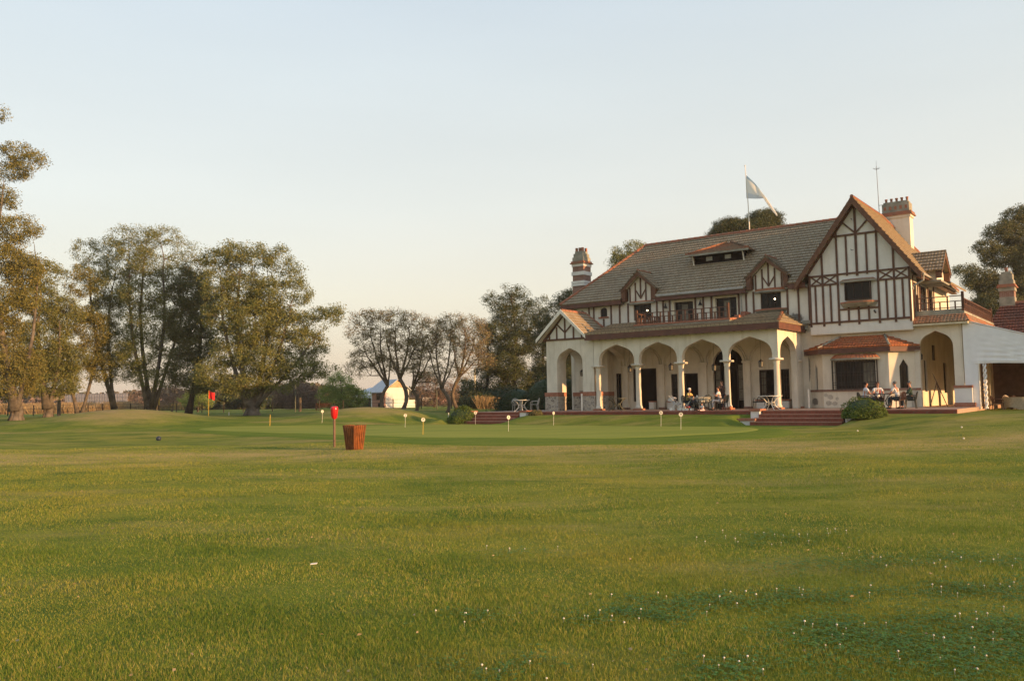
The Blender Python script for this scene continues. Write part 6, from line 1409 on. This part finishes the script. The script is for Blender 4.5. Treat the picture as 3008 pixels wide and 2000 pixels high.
tree('round_tree','green tree whose crown shows over the left hip of the main roof',None,1450,80,[(1425,585,24,16),(1460,572,28,16),(1450,605,48,24),(1440,650,46,40),(1450,720,50,40)],M['euca'],M['bark'],clump=.9,nleaf=110,lsize=.18,seed=31,stems=[(0,1450,620)])
tree('umbrella_tree','dark umbrella shaped tree showing above the ridge behind the flagpole',None,1725,96,[(1680,528,44,24),(1760,508,42,24),(1725,530,78,24),(1795,535,34,18),(1650,545,22,12),(1720,575,80,30)],M['casua'],M['bark_dark'],clump=.95,nleaf=230,lsize=.2,dens=1.2,seed=32,stems=[(0,1720,560)],asp=.3)
tree('gum_tree','large dark gum tree behind the rear roof at the right edge',None,2345,88,[(2335,500,28,18),(2360,490,30,20),(2305,535,36,24),(2350,540,46,34),(2270,572,28,18),(2310,590,46,26),(2370,600,50,40),(2225,622,30,14),(2262,640,40,20),(2300,660,50,26),(2350,660,50,30),(2240,655,24,12),(2290,700,60,26),(2360,710,50,30)],M['euca_dark'],M['bark_dark'],clump=1.0,nleaf=130,lsize=.21,dens=1.1,seed=33,stems=[(0,2330,520),(-4,2270,600,.6)],trunk=.6,gap=.25)
tree('willow_tree','pale green weeping tree between the largest gum and the far house',None,785,98,[(780,885,34,26),(800,905,30,22),(760,905,28,22),(790,925,44,18),(825,912,24,18)],M['willow'],M['bark'],clump=1.0,nleaf=85,lsize=.22,dens=.9,seed=34,droop=1.2,trunk=.3)
tree('small_tree','low yellow green tree behind the red golf flag',None,455,100,[(455,905,22,18),(440,922,26,16),(470,925,20,12)],M['willow'],M['bark'],clump=.9,nleaf=80,lsize=.2,dens=.8,seed=35,trunk=.2)
tree('small_tree','bare brownish thicket tree left of the pale green weeping tree',None,690,104,[(690,905,50,26),(650,915,34,22),(735,915,32,22),(690,930,60,14)],M['farbrown'],M['bark'],clump=1.0,nleaf=60,lsize=.2,dens=.8,seed=36,trunk=.2,twig=4)
tree('small_tree','bare rusty tree behind the wire fence between the left trunks',None,395,112,[(395,905,34,22),(330,915,30,18),(365,925,40,14)],M['farbrown'],M['bark'],clump=1.0,nleaf=50,lsize=.2,dens=.7,seed=37,trunk=.2,twig=4)
tree('small_tree','bare brown tree behind the low forked tree right of the far house',None,1000,112,[(990,890,34,30),(1030,900,30,26),(1005,925,44,16),(975,870,20,18)],M['farbrown'],M['bark'],clump=1.0,nleaf=55,lsize=.2,dens=.7,seed=38,trunk=.2,twig=5)
tree('small_tree','dark round tree in the distance behind the round bush',None,1075,125,[(1075,895,26,24),(1090,915,34,22),(1062,918,24,18)],M['casua'],M['bark_dark'],clump=1.2,nleaf=120,lsize=.3,dens=.9,seed=39,trunk=.3)
# shrubs
def shrub(name,label,loc,rx,ry,rz,leaf,n,lsize,seed,group=None,knob=26,cat='shrub'):
    rg=np.random.default_rng(seed); t=thing(name,label,cat,loc,0,group)
    cs=rg.normal(0,1,(knob,3)); cs/=np.linalg.norm(cs,axis=1)[:,None]; cs[:,2]=np.abs(cs[:,2]); cs=cs*np.array([rx,ry,rz])*rg.uniform(.55,.8,knob)[:,None]; cr=rg.uniform(.28,.42,knob)*min(rx,rz)
    core=MB(); core.ball((0,0,rz*.35),(rx*.72,ry*.72,rz*.5),16,10); core.build('inner_growth',M['hedge'],t)
    ci=rg.integers(0,knob,n); g_=rg.normal(0,1,(n,3)); g_/=np.linalg.norm(g_,axis=1)[:,None]; P=cs[ci]+g_*(cr[ci]*rg.uniform(.75,1.05,n))[:,None]
    extra=rg.normal(0,1,(n//3,3)); extra/=np.linalg.norm(extra,axis=1)[:,None]; extra[:,2]=np.abs(extra[:,2])-.1; P=np.concatenate([P,extra*np.array([rx,ry,rz])*rg.uniform(.72,.95,n//3)[:,None]]); P[:,2]=np.maximum(P[:,2],.02); n=len(P)
    o_=P/np.array([rx,ry,rz]); a=o_+rg.normal(0,.6,(n,3)); a/=np.linalg.norm(a,axis=1)[:,None]; r3=rg.normal(0,1,(n,3)); b=np.cross(a,r3); b/=np.linalg.norm(b,axis=1)[:,None]; c=np.cross(a,b)
    ls=lsize*rg.uniform(.7,1.3,n)[:,None]; V=np.stack([P-b*ls*.5,P+c*ls*.28,P+b*ls*.5,P-c*ls*.28],1).reshape(-1,3)
    npmesh('foliage',V,np.arange(len(V)).reshape(-1,4),leaf,t); return t
w_=W(5.75,-4.15,0); shrub('round_bush','clipped round green bush in front of the bay window table',(w_[0],w_[1],h(w_[0],w_[1])-.05),1.12,.95,1.03,M['shrub'],15000,.075,51)
w_=W(-19.6,-3.6,0); shrub('round_bush','rounded green bush left of the left hand steps',(w_[0],w_[1],h(w_[0],w_[1])-.05),1.12,.95,1.2,M['shrub'],15000,.08,52)
w_=W(-14.1,-3.0,0); shrub('low_plant','low reddish plant at the foot of the sunlit pier',(w_[0],w_[1],h(w_[0],w_[1])-.05),.55,.35,.42,M['olive'],1500,.08,53)
w_=W(-19.0,3.2,0)
for i,(u,v,r_,hh,lb) in enumerate(((-22.5,6.5,2.1,2.7,'dense dark green hedge bush at the left of the row behind the steps'),(-19.8,6.8,2.2,3.1,'dense dark green hedge bush behind the white table'),(-17.6,6.0,1.7,3.0,'dense dark green hedge bush against the small gabled bay'))):
    w_=W(u,v,0); shrub('hedge_bush',lb,(w_[0],w_[1],h(w_[0],w_[1])-.1),r_,r_*.8,hh,M['hedge'],14000,.12,60+i,'dark hedge bushes left of the clubhouse',30)
for i,(dx,Y,r_,hh) in enumerate(((1100,84,2.2,1.8),(1140,88,2.6,2.4))):
    p=at(dx,940,Y); shrub('hedge_bush','scruffy dark bush beyond the round bush, %s'%('left of the pale reeds' if i==0 else 'below the tallest evergreen'),(p.x,p.y,h(p.x,p.y)-.1),r_,r_*.8,hh,M['casua'],9000,.16,70+i,None,30)
def reeds(name,label,dx0,dx1,Y,hgt,n,mat,seed,dpt=6):
    rg=np.random.default_rng(seed); a=at(dx0,940,Y).x; b=at(dx1,940,Y).x; x=rg.uniform(a,b,n); y=Y+rg.uniform(-dpt/2,dpt/2,n); z=H(x,y); hh=hgt*rg.uniform(.6,1.15,n)*(1+.2*np.sin(x*.9)); w=.022*hgt+.012
    th=rg.uniform(0,6.28,n); dx=np.cos(th)*w; dy=np.sin(th)*w; l=rg.normal(0,.26,(n,2))*hh[:,None]
    V=np.stack([np.stack([x-dx,y-dy,z],1),np.stack([x+dx,y+dy,z],1),np.stack([x+l[:,0]+dx*.5,y+l[:,1],z+hh],1),np.stack([x+l[:,0]-dx*.5,y+l[:,1],z+hh*1.02],1)],1).reshape(-1,3)
    o=npmesh(name,V,np.arange(len(V)).reshape(-1,4),mat); tag(o,label,'reeds',kind='stuff'); return o
reeds('dry_reeds','pale dry reeds behind the left hand steps',1102,1158,84,1.25,3500,M['reed'],81,4)
reeds('tall_dry_grass','belt of tall straw coloured grass beyond the left boundary fence',-60,330,118,1.15,26000,M['reed'],82,10)
reeds('tall_dry_grass','belt of tall straw coloured grass beyond the fence behind the largest gum',330,1000,150,1.2,12000,M['olive'],83,14)
# distant woodland
def woods(name,label,spec,Y,mat,n,ls,seed):
    rg=np.random.default_rng(seed); Ps=[]
    for dx,dy,rx,ry in spec:
        c=at(dx,dy,Y); k=mpp(Y); m=int(n*rx*ry/900); g_=rg.normal(0,1,(m,3)); g_/=np.linalg.norm(g_,axis=1)[:,None]; g_*=(rg.uniform(.3,1,m)**.5)[:,None]; Ps.append(np.array([c.x,Y+rg.uniform(-8,8),c.z])+g_*np.array([rx*k,rx*k*.6,ry*k]))
    P=np.concatenate(Ps); P[:,2]=np.maximum(P[:,2],.6); N_=len(P); a=rg.normal(0,1,(N_,3)); a/=np.linalg.norm(a,axis=1)[:,None]; b=np.cross(a,rg.normal(0,1,(N_,3))); b/=np.linalg.norm(b,axis=1)[:,None]; l=ls*rg.uniform(.6,1.3,N_)[:,None]
    V=np.stack([P-a*l,P+b*l*.6,P+a*l,P-b*l*.6],1).reshape(-1,3); o=npmesh(name,V,np.arange(len(V)).reshape(-1,4),mat); tag(o,label,'woodland',kind='stuff')
rw=random.Random(5)
woods('distant_woodland','low greyish green woodland on the horizon behind everything',[(x,924-rw.uniform(2,14)-(12 if 560<x<760 else 0),rw.uniform(24,40),rw.uniform(12,24)) for x in range(-120,1330,22)],230,M['far'],420,.65,91)
woods('distant_woodland','reddish brown bare thicket line in front of the horizon woodland',[(x,930-rw.uniform(0,8),rw.uniform(22,34),rw.uniform(8,16)) for x in range(-60,1150,26)],180,M['farbrown'],300,.5,92)
woods('distant_woodland','dark evergreen belt behind the largest gum tree',[(x,905+rw.uniform(-10,10),26,28) for x in (505,535,640,665,700,730)]+[(x,925,26,16) for x in range(480,760,24)],140,M['casua'],420,.45,93)
# ------------------------------------------------------------------ far house, sheds, fences
Yh=118
def fx(dx): return at(dx,940,Yh).x
hp_=at(888,940,Yh); t=thing('far_house','white walled house with a pale blue metal roof among the sparse trees','house',(hp_.x,Yh,h(hp_.x,Yh)-.1),R(33))
m=MB(); m.box(0,3.6,0,5,0,2.5); m.prism([(0,-.02,2.5),(3.6,-.02,2.5),(1.8,-.02,3.9)],(0,5.0,0)); m.build('wall',M['white_wall'],t); m=MB(); m.box(3.6,4.7,.3,3,0,1.15); m.build('annex',M['white_wall'],t)
m=MB(); m.box(-.2,-.002,0,4.2,0,2.5); m.build('side_wall',simple('terracotta_render',(.34,.17,.11),.85,.2,3),t)
m=MB(); m.box(-.24,-.201,1.0,2.6,1.2,2.3); m.box(-.24,-.201,.6,2.0,0,.8); m.build('window',M['glass'],t)
bm_=simple('blue_metal_roof',(.40,.42,.45),.5,.1,2)
m=MB(); m.prism([(-.7,-.3,2.2),(1.8,-.3,3.98),(1.8,5.3,3.98),(-.7,5.3,2.2)],(0,0,.1)); m.build('roof',bm_,t)
m=MB(); m.prism([(4.0,-.3,2.4),(1.8,-.3,3.98),(1.8,5.3,3.98),(4.0,5.3,2.4)],(0,0,.1)); m.build('roof',bm_,t)
m=MB(); m.prism([(.5,-.06,2.9),(3.1,-.06,2.9),(1.8,-.06,3.85)],(0,.03,0)); m.build('gable_infill',simple('tan_boards',(.50,.33,.20),.8,.2,2),t)
p=at(810,940,130); t=thing('long_shed','long low building with a pale blue sloping roof left of the far house','shed',(p.x,130,h(p.x,130)),0)
m=MB(); m.box(0,6.6,0,6,0,1.5); m.build('wall',M['hedge'],t); m=MB(); m.prism([(-.4,-.4,1.45),(7,-.4,1.45),(7,3,3.0),(2.2,3,3.0)],(0,0,.1)); m.build('roof',M['far'] if False else simple('pale_blue_roof',(.46,.52,.60),.5,.1,2),t)
p=at(150,940,135); t=thing('net_enclosure','grey netted enclosure with a lattice frame beyond the left boundary fence','enclosure',(p.x,135,h(p.x,135)),0)
wN=at(292,940,135).x-p.x
for i in range(25):
    m=MB(); x=wN*i/24; m.box(x-.04,x+.04,-.04,.04,.6,2.9); m.build('post',simple('grey_post',(.22,.23,.28),.7,.1,3) if i==0 else bpy.data.materials['grey_post'],t)
m=MB(); 
for z in (.65,1.2,1.8,2.35,2.88): m.box(0,wN,-.03,.03,z-.03,z+.03)
m.build('rails',bpy.data.materials['grey_post'],t); m=MB(); m.box(0,wN,.3,.34,.7,2.8); m.build('netting',simple('grey_netting',(.27,.28,.34),.9,.1,3),t)
p=at(482,940,140); m=MB(); m.box(0,2.2,0,2,0,.9); m.box(1.5,2.0,.5,1,.9,1.6); o=m.build('farm_shed',M['white_wall']); o.location=(p.x,140,h(p.x,140)+.6); tag(o,'tiny white building far behind the red golf flag','shed')
for i,(dx,lb) in enumerate(((988,'small pale grey parked car far off right of the far house'),(1012,'small pinkish parked car far off beside the pale grey one'))):
    p=at(dx,940,150); t=thing('parked_car',lb,'car',(p.x,150,h(p.x,150)+.15),0,'far off parked cars'); m=MB(); m.prism([(-2,-.8,.3),(2,-.8,.3),(2,-.8,.8),(1.3,-.8,.9),(.8,-.8,1.35),(-1,-.8,1.35),(-1.6,-.8,.9),(-2,-.8,.8)],(0,1.6,0)); m.build('body',M['white_paint'] if i==0 else simple('pink_paint',(.62,.34,.28),.4,.05,3),t)
    for x in (-1.2,1.2): m=MB(); m.tube([(x,-.85,.3),(x,.85,.3)],.3,12); m.build('wheel',M['rubber'],t)
def fence(Y,dxs,hgt,label,mat,rmat,y2=None):
    x0=at(dxs[0],940,Y).x; t=thing('wire_fence',label,'fence',(x0,Y,0),0)
    ps=[]
    for i,dx in enumerate(dxs):
        yy=Y+(0 if y2 is None else (y2-Y)*i/(len(dxs)-1)); x=at(dx,940,yy).x; m=MB(); z=h(x,yy); m.tube([(x-x0,yy-Y,z-.1),(x-x0+.02,yy-Y,z+hgt)],.055,6); m.build('post',mat,t); ps.append((x-x0,yy-Y,z))
    for q in (.3,.62,.94):
        m=MB(); m.tube([(a,b,c+hgt*q) for a,b,c in ps],.012,4); m.build('wire',rmat,t)
    return t
fence(92,[-30,18,77,132,203,236,300,332,406,465,515,560,627,690,735,790,850,905,970,1040],1.15,'wire fence on thin dark posts running behind the left hand trees',M['bark_dark'],M['iron'])
for i,(dx,Y,hh,r_,mat,lb) in enumerate(((136,84,1.55,.16,'bark','thick weathered wooden post between the second and third trunks from the left'),(680,86,3.1,.06,'green_metal','tall thin green post right of the largest gum tree'),(691,88,1.45,.16,'bark','thick wooden post right of the largest gum tree'),(1006,82,1.9,.05,'green_metal','green metal post left of the bent domed tree'),(1094,100,4.6,.11,'cream','pale concrete utility pole left of the dark evergreens'))):
    p=at(dx,940,Y); m=MB(); m.tube([(0,0,-.1),(.0,0,hh)],r_,10); m.lathe([(r_*1.1,hh-.05),(r_*.5,hh+.02)],n=10); o=m.build('post' if i<4 else 'utility_pole',M[mat]); o.location=(p.x,Y,h(p.x,Y)); tag(o,lb,'post' if i<4 else 'pole')
p=at(665,940,96); t=thing('bench','low sunlit timber bench behind the fence right of the largest gum','bench',(at(748,940,96).x,96,h(at(748,940,96).x,96)),0)
m=MB(); m.box(-1.1,1.1,-.25,.25,.35,.45); m.build('seat',M['slat'],t); m=MB(); m.box(-1.1,1.1,.2,.26,.5,.8); m.build('backrest',M['slat'],t)
for x in (-.95,.95): m=MB(); m.box(x-.05,x+.05,-.2,.25,0,.35); m.build('leg',M['slat'],t)
# litter of leaves and twigs on the near lawn
rg=np.random.default_rng(77); n=170; r=4.6*(26/4.6)**rg.uniform(0,1,n); a=rg.uniform(-.62,.62,n); x=r*a; y=r; z=H(x,y)+.02; th=rg.uniform(0,6.28,n); l=rg.uniform(.012,.032,n); w=l*.35; dx,dy=np.cos(th),np.sin(th)
V=np.stack([np.stack([x-dx*l,y-dy*l,z],1),np.stack([x-dy*w,y+dx*w,z+.012],1),np.stack([x+dx*l,y+dy*l,z+.004],1),np.stack([x+dy*w,y-dx*w,z],1)],1).reshape(-1,3)
tag(npmesh('fallen_leaves',V,np.arange(len(V)).reshape(-1,4),M['reed']),'scattered small dry leaves lying in the grass','leaves',kind='stuff')

# ------------------------------------------------------------------ evening air
HZ=bpy.data.materials.new('evening_haze'); HZ.use_nodes=True; n_=HZ.node_tree.nodes; n_.clear(); pv=n_.new('ShaderNodeVolumePrincipled'); pv.inputs['Color'].default_value=(.93,.90,.86,1); pv.inputs['Density'].default_value=.00028; pv.inputs['Anisotropy'].default_value=.2
om=n_.new('ShaderNodeOutputMaterial'); HZ.node_tree.links.new(pv.outputs[0],om.inputs['Volume'])
m=MB(); m.box(-1700,1700,-1700,1700,-1.6,30); tag(m.build('haze',HZ),'thin evening haze softening the distant trees','haze',kind='stuff')
